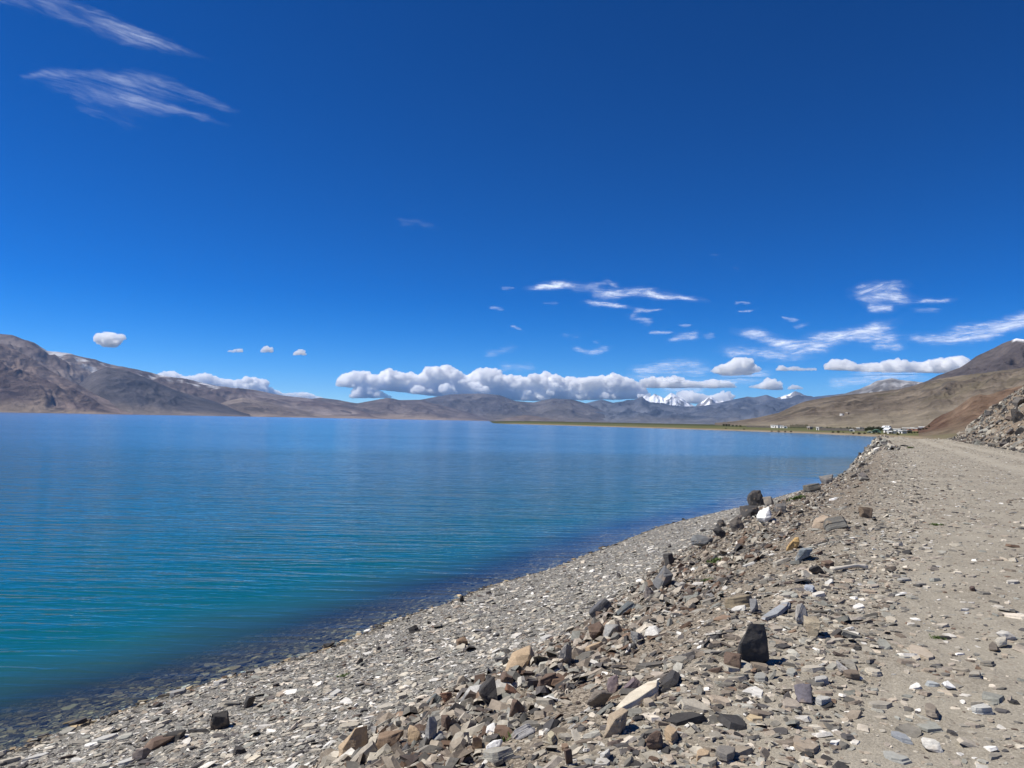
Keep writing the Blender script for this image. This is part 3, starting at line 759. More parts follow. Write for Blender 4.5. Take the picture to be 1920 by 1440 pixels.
def rock_mesh(name, seed, style, dims, detail=2):
    g = np.random.default_rng(seed)
    bm = bmesh.new()
    if style == 'block':
        # a joint-bounded block: random planes cut a box
        n = 16
        p = g.uniform(-1, 1, (n, 3)); p /= np.max(np.abs(p), axis=1, keepdims=True)
        p *= g.uniform(0.72, 1.0, (n, 1))
        p[:, 0] += 0.28 * p[:, 2] * g.normal(); p[:, 1] += 0.22 * p[:, 2] * g.normal()
        hull_into(bm, p * 0.5)
    else:
        nl = {'slab': 2, 'stack': 4}.get(style, 2)
        m = g.integers(6, 9)
        a0 = np.sort((np.arange(m) + g.uniform(-0.38, 0.38, m)) / m * 2 * np.pi); r0 = g.uniform(0.68, 1.05, m)
        zc = np.linspace(-0.5, 0.5, nl + 1)
        for k in range(nl):
            rr_ = r0 * g.uniform(0.86, 1.02, m) * (1.0 - 0.06 * k); off = g.normal(0, 0.025, 2)
            pts = []
            for z, s in ((zc[k] - 0.02, 1.0), (zc[k + 1], g.uniform(0.90, 0.97))):
                for a, r in zip(a0, rr_):
                    pts.append((math.cos(a) * r * s * 0.5 + off[0], math.sin(a) * r * s * 0.5 + off[1], z + g.normal(0, 0.03)))
            hull_into(bm, pts)
    for v in bm.verts: v.co = Vector((v.co.x * dims[0], v.co.y * dims[1], v.co.z * dims[2]))
    mn = min(dims)
    if detail > 0:
        bmesh.ops.bevel(bm, geom=[e for e in bm.edges if e.is_manifold and e.calc_face_angle(0) > 0.35], offset=mn * 0.035, segments=1, affect='EDGES')
        bmesh.ops.triangulate(bm, faces=bm.faces[:])
        for _ in range(detail):
            lim = max(dims) / (4.0 * 2 ** _)
            bmesh.ops.subdivide_edges(bm, edges=[e for e in bm.edges if e.calc_length() > lim * 0.55], cuts=1)
            bmesh.ops.triangulate(bm, faces=bm.faces[:])
        co = np.array([v.co[:] for v in bm.verts]); sc = max(dims)
        q = co / sc
        d = 0.030 * vnoise3(q * 5 + seed, seed) + 0.016 * vnoise3(q * 13 + seed, seed + 1)
        st = 0.020 * vnoise3(q * np.array([2, 2, 26]) + seed, seed + 2)
        bm.normal_update()
        for v, a, b in zip(bm.verts, d, st):
            hn = Vector((v.normal.x, v.normal.y, 0))
            v.co += v.normal * (a * mn * 1.1) + hn * (b * mn * 1.6)
    me = bpy.data.meshes.new(name)
    bm.to_mesh(me); bm.free()
    me.materials.append(M_STONE)
    return me

def normal_at(x, y):
    M = slope_mats(np.array([x]), np.array([y]), 0.25)[0]; return Vector(M[:, 2])

HERO_XY = []
HERO_LAB = []
def handle(label):
    w = label.split(); stop = {'on', 'in', 'at', 'lying', 'resting', 'beside', 'between', 'next', 'among', 'amid', 'above', 'below', 'under', 'just', 'with', 'leaning', 'behind', 'near', 'set', 'sunk', 'standing', 'touching', 'alone', 'along', 'against', 'from', 'half', 'tucked', 'poking', 'propped', 'tipped', 'piled', 'wedged', 'where', 'across', 'beyond', 'right', 'left', 'further', 'ahead', 'jutting', 'tilted', 'of'}
    k = 0
    while k < len(w) and w[k].strip(',') not in stop: k += 1
    return ' '.join(w[:k]).strip(',')
def hero(px0, px1, py0, py1, style, col, label, yaw=None, tilt=(0, 0), follow=None, cat='rock', depth=None, thick=None, name=None):
    """a rock that fills the picture box px0..px1, py0..py1 and stands on the ground there"""
    cx = 0.5 * (px0 + px1)
    seed = int(px0 * 7 + py0 * 13)
    g = random.Random(seed)
    flat = style in ('slab', 'stack')
    q = hit(cx, (0.5 * (py0 + py1)) if flat else py1 - 0.12 * (py1 - py0))
    if q is None: return
    x, y, z, t = q
    W = (px1 - px0) * t / F; Hh = (py1 - py0) * t / F
    dep = math.asin(min(0.9, (CAM_Z - z) / t))
    if flat:
        D = depth * W if depth else min(max(Hh * 0.85 / math.sin(dep + 0.12), 0.35 * W), 1.25 * W)
        T = (thick or 0.16) * min(W, D) + 0.012
        if yaw is None: yaw = g.uniform(-0.35, 0.35) + (math.pi if g.random() < 0.5 else 0)
        dims = (W * 1.05, D, T)
        follow = 0.9 if follow is None else follow
    else:
        D = (depth or 0.75) * W
        T = max(Hh * 1.0 - D * math.sin(dep) * 0.5, 0.3 * Hh) / math.cos(dep)
        if yaw is None: yaw = g.uniform(-0.5, 0.5) + g.choice([0, math.pi])
        dims = (W * 1.08, D, T * 1.12)
        follow = 0.25 if follow is None else follow
    me = rock_mesh(name or ('flat_rock' if flat else 'rock'), seed, style, dims, 2 if (px1 - px0) > 24 else 1)
    o = bpy.data.objects.new(name or ('flat_rock' if flat else 'rock'), me); COL.objects.link(o)
    nrm = normal_at(x, y) * follow + Vector((0, 0, 1)) * (1 - follow)
    rot = nrm.to_track_quat('Z', 'Y').to_matrix() @ Euler((tilt[0], tilt[1], 0)).to_matrix() @ Matrix.Rotation(yaw, 3, 'Z')
    fwd = 0.0 if flat else D * 0.42
    hl = math.hypot(x, y); X, Y = x + x / hl * fwd, y + y / hl * fwd
    zc = float(H(X, Y)) if not flat else z
    o.matrix_world = Matrix.Translation((X, Y, max(min(zc, z + 0.1), z - 0.1) + (0.22 * T if flat else 0.36 * T))) @ rot.to_4x4()
    o.color = (*col, 1)
    tag(o, label, cat)
    HERO_XY.append((X, Y, max(W, D) * 0.5)); HERO_LAB.append((X, Y, label))
    return o

def bar(p0, p1, wpx, col, label, thick=0.35, style='slab', name='flat_rock', cat='rock', lift=0.0, roll=0.0):
    """a long stone lying between two picture points"""
    a, b = hit(*p0), hit(*p1)
    A, B = Vector(a[:3]), Vector(b[:3])
    L = (B - A).length; Wd = wpx * 0.5 * (a[3] + b[3]) / F
    T = Wd * thick
    me = rock_mesh(name, int(p0[0] * 3 + p1[1]), style, (L, Wd, T), 2)
    o = bpy.data.objects.new(name, me); COL.objects.link(o)
    c = (A + B) * 0.5; xa = (B - A).normalized()
    n = normal_at(c.x, c.y); ya = n.cross(xa).normalized(); za = xa.cross(ya)
    rot = Matrix((xa, ya, za)).transposed() @ Matrix.Rotation(roll, 3, 'X')
    zc = max(c.z, float(H(c.x, c.y))) + 0.3 * T + lift
    o.matrix_world = Matrix.Translation((c.x, c.y, zc)) @ rot.to_4x4()
    o.color = (*col, 1)
    tag(o, label, cat); HERO_XY.append((c.x, c.y, L * 0.4)); HERO_LAB.append((c.x, c.y, label))
    return o

BR, DB, BK, TN, CRM, LG, MG, BG, WH, OC, RD, PU = ((0.22, 0.155, 0.105), (0.13, 0.09, 0.068), (0.055, 0.052, 0.05), (0.40, 0.30, 0.195), (0.58, 0.52, 0.41), (0.44, 0.43, 0.40),
    (0.27, 0.265, 0.25), (0.235, 0.255, 0.27), (0.74, 0.73, 0.70), (0.42, 0.28, 0.12), (0.21, 0.115, 0.075), (0.16, 0.125, 0.13))
def build_heroes():
    h = hero
    # ---- along the foot of the bank, lower centre
    h(631, 688, 1370, 1430, 'block', TN, 'tan angular boulder resting alone on the grey shingle below the rubble')
    h(709, 756, 1377, 1420, 'block', BR, 'brown boulder at the end of the rubble row, next to the tan-topped block')
    h(752, 791, 1368, 1404, 'block', TN, 'flat-topped tan block between the brown boulder and the upright grey slab', yaw=0.15)
    h(790, 824, 1354, 1407, 'block', MG, 'grey slab standing upright on its edge among brown blocks', depth=0.35, yaw=0.1)
    h(823, 849, 1347, 1384, 'block', DB, 'dark brown block leaning behind the upright grey slab')
    h(806, 838, 1378, 1402, 'block', MG, 'small grey block in front of the upright grey slab')
    bar((690, 1434), (776, 1406), 16, CRM, 'long cream stone bar lying in front of the brown boulder', 0.5)
    h(882, 904, 1382, 1420, 'block', BR, 'small upright brown block beside the green plant and white stones', depth=0.7)
    h(902, 933, 1363, 1383, 'block', WH, 'white quartz stone just above the green plant', cat='stone')
    h(912, 940, 1390, 1410, 'block', WH, 'white quartz stone just below the green plant', cat='stone')
    h(890, 945, 1288, 1332, 'block', BK, 'blackish slanted slab at the lower edge of the rubble, under two dark blocks', depth=0.55, tilt=(0.2, 0.25))
    h(888, 910, 1264, 1290, 'block', DB, 'small dark block poking up above the blackish slanted slab')
    h(906, 930, 1270, 1290, 'block', BK, 'small black block beside the dark red-brown block')
    h(931, 968, 1262, 1298, 'block', DB, 'dark red-brown block below the broad tan block')
    h(950, 1011, 1222, 1264, 'block', TN, 'broad tan block with flat face at the beach edge of the rubble', depth=0.6)
    h(938, 954, 1232, 1250, 'block', BK, 'small black stone tucked against the broad tan block', cat='stone')
    h(952, 981, 1315, 1351, 'block', DB, 'squarish dark brown block above the grey leaning slab')
    h(948, 970, 1288, 1316, 'block', RD, 'rust-red wedge between the black slab and squarish brown block', tilt=(0, 0.3))
    h(1004, 1038, 1268, 1302, 'block', DB, 'dark brown pointed block amid smaller rubble, below the tan slabs')
    h(764, 784, 1178, 1194, 'slab', BK, 'black slab standing proud of the shingle near the water', thick=0.6, tilt=(0.5, 0))
    h(853, 878, 1196, 1215, 'block', BR, 'rounded brown stone alone on the middle of the beach', cat='stone')
    h(800, 832, 1309, 1330, 'slab', (0.12, 0.13, 0.125), 'dark greenish slab leaning beside the small rusty stone on the beach', thick=0.5, tilt=(0.35, 0.2))
    h(828, 848, 1302, 1324, 'block', RD, 'small rusty stone touching the dark greenish slab on the beach')
    h(834, 850, 1322, 1339, 'block', BR, 'small brown stone in front of the small rusty stone')
    bar((850, 1350), (890, 1334), 14, MG, 'narrow grey slab on the beach just above the rubble row', 0.35)
    h(606, 654, 1293, 1309, 'slab', LG, 'pale flat slab on the shingle, halfway from water to rubble', yaw=0.35, depth=0.45)
    # ---- beach, left
    h(399, 428, 1342, 1373, 'block', BK, 'black block among the pale slabs of the beach', depth=0.9)
    h(456, 479, 1309, 1328, 'block', BK, 'small black stone on the beach near the wet edge', cat='stone')
    h(174, 223, 1377, 1398, 'slab', LG, 'broad pale slab near the waterline, with brown rubble beside it', depth=0.6)
    h(48, 91, 1413, 1431, 'slab', LG, 'pale rhombic slab on the beach close to the waterline', depth=0.6)
    h(458, 502, 1410, 1438, 'slab', CRM, 'cream pointed slab on fine shingle', yaw=0.4, depth=0.55)
    h(223, 258, 1420, 1440, 'slab', LG, 'pale slab next to the grey-brown wedge stone', depth=0.8)
    h(253, 276, 1406, 1429, 'block', (0.24, 0.20, 0.175), 'grey-brown wedge stone between two pale slabs')
    h(290, 322, 1348, 1366, 'slab', CRM, 'cream slab propped over a dark gap on the beach', tilt=(0.2, 0), depth=0.6)
    h(275, 312, 1388, 1406, 'block', DB, 'dark brown heap stone in the middle of the beach', depth=0.9)
    h(310, 345, 1374, 1395, 'block', BK, 'blackish low stone behind the dark brown heap stone', depth=1.0)
    h(458, 496, 1250, 1268, 'slab', (0.09, 0.09, 0.09), 'dark wet slab half in the water', depth=0.6)
    h(394, 431, 1276, 1289, 'slab', LG, 'white-topped slab lying on the waterline', depth=0.5, thick=0.3)
    h(314, 349, 1294, 1314, 'slab', MG, 'grey wet slab at the water with a dark shadowed front', depth=0.8, thick=0.3)
    h(110, 150, 1350, 1364, 'slab', (0.16, 0.125, 0.07), 'olive-brown slab under the shallow water', depth=0.8)
    h(392, 408, 1264, 1276, 'slab', (0.17, 0.13, 0.075), 'small ochre slab under the shallow water', depth=0.8)
    h(440, 472, 1240, 1252, 'slab', (0.19, 0.15, 0.09), 'tan slab under the shallow water near the wet dark slab', depth=0.7)
    h(604, 626, 1205, 1217, 'block', BK, 'black stone standing in the water at the edge', depth=0.9)
    h(860, 872, 1117, 1130, 'block', BK, 'dark pointed stone at the waterline by the narrowing beach')
    # ---- rubble middle
    bar((1138, 1360), (1254, 1278), 50, CRM, 'big long cream slab lying diagonally down the bank', 0.34)
    h(1192, 1240, 1312, 1336, 'slab', (0.34, 0.29, 0.225), 'tan slab leaning on the big long cream slab', depth=0.6, thick=0.35, yaw=0.3)
    h(1132, 1178, 1340, 1380, 'block', (0.33, 0.265, 0.19), 'brown-sided block under the lower end of the big cream slab')
    h(1386, 1448, 1180, 1254, 'block', BK, 'big black boulder leaning on the upper bank, casting a deep shadow', depth=0.55, yaw=0.25, tilt=(0, 0.18))
    h(1357, 1388, 1230, 1258, 'block', DB, 'dark brown stone at the foot of the big black boulder')
    bar((1420, 1172), (1488, 1126), 26, (0.30, 0.315, 0.33), 'long blue-grey slab lying above the big black boulder', 0.25)
    h(1436, 1476, 1170, 1194, 'slab', (0.36, 0.32, 0.26), 'tan flat stone just right behind the big black boulder', depth=0.7)
    h(1480, 1519, 1140, 1176, 'block', (0.33, 0.31, 0.28), 'grey triangular stone tipped on its side at the road edge', depth=0.6, tilt=(0.1, 0.5))
    h(1506, 1546, 1164, 1200, 'block', (0.30, 0.255, 0.185), 'olive-tan rounded stone at the road edge', depth=0.8)
    h(1500, 1534, 1096, 1120, 'slab', (0.36, 0.385, 0.42), 'bluish-grey slab propped on a dark stone at the bank top', depth=0.6, thick=0.5)
    h(1492, 1523, 1033, 1056, 'block', (0.20, 0.225, 0.235), 'blue-grey cubic block on the upper bank')
    h(1517, 1545, 1060, 1080, 'block', BK, 'blackish lump beside the pale stick')
    h(1540, 1566, 1058, 1072, 'slab', DB, 'brown pointed slab at the end of the pale stick', thick=0.5)
    h(1100, 1138, 1168, 1204, 'block', DB, 'dark red-brown upright block beside the grey split block')
    h(1125, 1160, 1176, 1204, 'block', MG, 'grey split block in the middle of the rubble', depth=0.8)
    h(1150, 1168, 1162, 1192, 'block', (0.28, 0.23, 0.18), 'narrow standing grey-tan stone behind the grey split block', depth=0.5)
    h(1104, 1150, 1140, 1167, 'slab', (0.10, 0.10, 0.105), 'dark layered slab at the beach edge of the upper rubble', thick=0.6, tilt=(0.2, 0.2))
    h(1156, 1197, 1128, 1160, 'slab', (0.18, 0.20, 0.20), 'slate-blue slab leaning on the dark layered slab', thick=0.3, tilt=(0.35, -0.25))
    h(1206, 1230, 1098, 1127, 'block', (0.20, 0.175, 0.16), 'upright grey-brown block among tan rubble')
    h(1222, 1268, 1062, 1106, 'block', (0.14, 0.14, 0.14), 'large dark block with a pale worn top at the beach edge')
    h(1004, 1045, 1188, 1208, 'slab', LG, 'pale slab at the beach edge above the broad tan block', depth=0.7)
    h(1042, 1074, 1215, 1255, 'block', (0.23, 0.215, 0.20), 'grey block with a pale face above the dark brown pointed block', tilt=(0, -0.4))
    h(1088, 1152, 1205, 1228, 'slab', TN, 'tan layered slab lying across the rubble', depth=0.5, thick=0.35)
    h(1180, 1210, 1184, 1214, 'block', MG, 'rounded grey block next to brown rubble, above the tan slab')
    h(1168, 1202, 1276, 1302, 'slab', PU, 'purplish slab tilted above the big cream slab', tilt=(0.5, 0.2), thick=0.3)
    h(1136, 1162, 1274, 1302, 'block', PU, 'purplish-dark block beside the tilted purplish slab')
    h(1120, 1146, 1406, 1432, 'block', LG, 'pale grey block at the bottom of the bank below the cream slab')
    h(1058, 1074, 1410, 1440, 'block', DB, 'dark narrow stone standing below the cream slab')
    h(1214, 1242, 1380, 1411, 'block', DB, 'dark brown block beside the tan layered block')
    h(1234, 1284, 1370, 1404, 'slab', TN, 'tan layered block beside the dark brown block', thick=0.6, depth=0.6)
    h(1298, 1338, 1410, 1438, 'slab', TN, 'tan flat block touching the dark grey slab', thick=0.45, depth=0.7)
    h(1334, 1392, 1404, 1438, 'slab', (0.20, 0.185, 0.165), 'dark grey sloping slab next to the tan flat block', thick=0.4, depth=0.7)
    h(956, 1006, 1362, 1396, 'slab', (0.36, 0.35, 0.34), 'grey slab leaning beside the green plant', tilt=(0.35, -0.3), thick=0.3)
    h(1010, 1060, 1372, 1396, 'slab', (0.40, 0.355, 0.25), 'yellowish slab wedged below the grey leaning slab', yaw=0.5, depth=0.35, thick=0.4)
    h(996, 1024, 1330, 1366, 'slab', (0.25, 0.215, 0.17), 'brown tilted slab above the yellowish slab', tilt=(0.2, -0.6), thick=0.4)
    h(1105, 1140, 1300, 1335, 'block', (0.17, 0.145, 0.12), 'dark ribbed block left of the big cream slab')
    h(1363, 1408, 1126, 1152, 'slab', (0.23, 0.19, 0.13), 'olive-brown slab next to a ribbed grey block on the upper bank', thick=0.5)
    h(1400, 1424, 1126, 1152, 'block', (0.20, 0.20, 0.20), 'ribbed grey block next to the olive-brown slab')
    # ---- boulders where the bank meets the water
    h(1396, 1440, 921, 954, 'block', BK, 'big black boulder at the water where the beach ends', cat='boulder')
    h(1428, 1456, 930, 950, 'block', (0.20, 0.18, 0.155), 'grey-brown boulder against the big black boulder at the water')
    h(1384, 1428, 948, 974, 'block', BK, 'low black rocks piled in front of the boulder at the water')
    h(1412, 1454, 955, 988, 'block', WH, 'bright white-topped slab among the black boulders', depth=0.7, tilt=(0, -0.2))
    h(1436, 1466, 967, 985, 'slab', LG, 'pale slab just right of the bright white-topped slab', yaw=0.5, depth=0.4)
    h(1448, 1476, 944, 966, 'block', (0.13, 0.125, 0.12), 'dark rock behind the bright white-topped slab')
    h(1340, 1366, 974, 992, 'block', BK, 'black block beyond the pale leaning slab')
    h(1364, 1395, 969, 1000, 'block', (0.13, 0.115, 0.10), 'dark brown rock between the black block and the white-topped slab')
    h(1305, 1333, 983, 1008, 'slab', LG, 'pale leaning slab resting on the grey boulder', tilt=(0.5, -0.5), depth=0.5)
    h(1294, 1337, 1002, 1032, 'block', (0.16, 0.165, 0.165), 'slate-grey boulder under the pale leaning slab')
    h(1336, 1364, 990, 1014, 'block', BK, 'black boulder beside the slate-grey boulder')
    h(1238, 1267, 1036, 1068, 'block', BK, 'black wedge rock at the edge of the upper beach', tilt=(0, -0.4))
    h(1494, 1550, 908, 936, 'slab', (0.12, 0.115, 0.10), 'dark ribbed outcrop slab along the top of the far bank', thick=0.6, yaw=0.5, depth=0.5)
    h(1537, 1565, 888, 909, 'block', (0.15, 0.145, 0.14), 'grey boulder on the skyline of the bank above the water')
    h(1551, 1576, 928, 946, 'slab', WH, 'white flat slab on the far grey scree', depth=0.7)
    h(1522, 1562, 968, 996, 'block', (0.34, 0.27, 0.20), 'tan wedge boulder on the upper far bank')
    h(1546, 1588, 976, 1006, 'slab', (0.145, 0.14, 0.125), 'dark ribbed slab right of the tan wedge boulder', thick=0.5, tilt=(0.3, -0.4))
    h(1470, 1501, 1006, 1032, 'block', OC, 'ochre crumbly lump on the upper bank')
    h(1610, 1638, 953, 973, 'block', (0.155, 0.115, 0.08), 'brown boulder at the road edge, far bank')
    # ---- road side
    h(1686, 1772, 1219, 1236, 'slab', (0.42, 0.36, 0.285), 'long tan slab set flat in the road gravel', depth=0.45, thick=0.10, yaw=0.03)
    h(1474, 1540, 1382, 1419, 'slab', (0.30, 0.25, 0.195), 'brownish ribbed slab lying flat near the dark grey slab', depth=0.7)
    h(1668, 1714, 1372, 1396, 'slab', (0.25, 0.265, 0.28), 'blue-grey slab sunk in the road gravel', depth=0.7, thick=0.08)
    h(1824, 1862, 1323, 1349, 'slab', (0.47, 0.465, 0.43), 'pale grey stone alone on the open road', depth=0.7, thick=0.35)
    h(1766, 1788, 1281, 1295, 'block', WH, 'white rounded stone on the road, right of a grey chip', cat='stone')
    h(1734, 1758, 1276, 1293, 'slab', (0.36, 0.38, 0.38), 'grey chip left of the white rounded stone', cat='stone', depth=0.8)
    h(1734, 1762, 1393, 1414, 'block', (0.55, 0.53, 0.48), 'pale lumpy stone at the road edge among grey slabs', cat='stone')
    h(1654, 1706, 1410, 1435, 'slab', (0.33, 0.33, 0.30), 'broad grey slab sunk flat in the gravel, lowest at the roadside', depth=0.7, thick=0.08)
    h(1716, 1778, 1329, 1352, 'stack', (0.24, 0.205, 0.165), 'brown layered stone above the greenish-grey slabs', depth=0.45, thick=0.5)
    h(1720, 1776, 1350, 1384, 'slab', (0.285, 0.285, 0.25), 'greenish-grey slab under the brown layered stone', depth=0.8, thick=0.1)
    h(1489, 1525, 1290, 1320, 'block', (0.12, 0.11, 0.125), 'dark purplish lump standing in the gravel')
    h(1524, 1560, 1307, 1332, 'slab', (0.42, 0.41, 0.38), 'pale slab with dark undercut front near the purplish lump', thick=0.45, depth=0.7)
    h(1569, 1596, 1243, 1268, 'block', (0.50, 0.48, 0.44), 'pale stone leaning against brown pebbles at the roadside', cat='stone')
    h(1584, 1612, 1262, 1279, 'slab', (0.17, 0.135, 0.105), 'brown slab just below the pale leaning roadside stone', thick=0.4)
    h(1402, 1450, 1262, 1282, 'slab', (0.27, 0.27, 0.25), 'dark grey slab just under the big black boulder', depth=0.6, thick=0.15)
    h(1462, 1506, 1256, 1272, 'slab', (0.30, 0.30, 0.27), 'grey flat slab right of the dark grey slab under the boulder', depth=0.5, thick=0.2)
    h(1518, 1562, 1270, 1294, 'stack', (0.40, 0.39, 0.36), 'grey layered chip stone beside the purplish lump', depth=0.6, thick=0.4)
    h(1396, 1432, 1335, 1360, 'slab', (0.46, 0.37, 0.24), 'yellowish flat slab on the gravel below the boulder', depth=0.8, thick=0.1)
    h(1362, 1388, 1340, 1358, 'slab', (0.46, 0.40, 0.28), 'small yellowish slab beside the larger yellowish slab', depth=0.8, thick=0.1)
    h(1854, 1872, 1208, 1224, 'block', (0.14, 0.12, 0.10), 'small dark stone on the road near two pale ones', cat='stone')
    h(1874, 1898, 1188, 1202, 'block', (0.52, 0.50, 0.45), 'upper pale stone of a pair on the open road', cat='stone')
    h(1864, 1890, 1200, 1216, 'block', (0.50, 0.46, 0.38), 'lower pale stone of a pair on the open road', cat='stone')
    h(1858, 1886, 1134, 1147, 'slab', (0.46, 0.43, 0.37), 'pale flat stone on the road further along', cat='stone', depth=0.6)
    h(1884, 1912, 1088, 1097, 'slab', (0.50, 0.47, 0.41), 'pale long stone on the road ahead of the flat one', cat='stone', depth=0.6)
    h(1818, 1829, 1100, 1110, 'block', (0.10, 0.07, 0.06), 'small dark brown cube of rock on the road', cat='stone')
    h(1678, 1712, 1082, 1096, 'slab', (0.30, 0.295, 0.27), 'grey pointed slab on the shoulder beyond the pale stick', depth=0.7)
    h(1610, 1646, 1104, 1119, 'slab', (0.36, 0.29, 0.22), 'tan slab on the shoulder below the pale stick', depth=0.6)
    h(1898, 1918, 772, 794, 'block', BK, 'big dark boulder jutting from the steep roadside slope', cat='boulder')
    h(1902, 1920, 748, 764, 'block', (0.12, 0.11, 0.10), 'dark crag at the top of the steep roadside slope')
    h(1906, 1920, 782, 790, 'slab', WH, 'white ledge stone beside the big dark boulder of the roadside slope')
    h(1568, 1604, 1096, 1108, 'slab', (0.20, 0.18, 0.15), 'thin dark slab on the shoulder beside the round pebble', depth=0.6)
build_heroes()

def build_stick():
    a, b = hit(1558, 1071), hit(1628, 1069)
    pts = [Vector(a[:3]), Vector(b[:3])]
    n = 12; verts, faces = [], []
    d = (pts[1] - pts[0]); side = d.cross(Vector((0, 0, 1))).normalized()
    L = d.length
    for i in range(n + 1):
        t = i / n
        c = pts[0].lerp(pts[1], t); c.z = max(c.z, float(H(c.x, c.y))) + 0.022 + 0.03 * math.sin(t * 3.0)
        c += side * 0.03 * math.sin(t * 5)
        r = 0.026 * (1.0 - 0.25 * math.sin(t * math.pi)) * (1.25 if t > 0.88 or t < 0.08 else 1)
        for k in range(8):
            a_ = k / 8 * 2 * math.pi
            verts.append(c + side * math.cos(a_) * r + Vector((0, 0, 1)) * math.sin(a_) * r)
    for i in range(n):
        for k in range(8):
            faces.append((i * 8 + k, i * 8 + (k + 1) % 8, i * 8 + 8 + (k + 1) % 8, i * 8 + 8 + k))
    faces.append(tuple(range(7, -1, -1))); faces.append(tuple(range(n * 8, n * 8 + 8)))
    m = NT('weathered_wood'); mm = m.done(m.diff(m.mix(m.noise(m.mapping(m.pos(), (6, 6, 40)), 4.0), (0.42, 0.38, 0.31), (0.62, 0.58, 0.50)), 0.85))
    o = mesh_obj('stick', verts, faces, mm, None, True)
    tag(o, 'pale weathered stick lying on the gravel shoulder', 'stick')
build_stick()

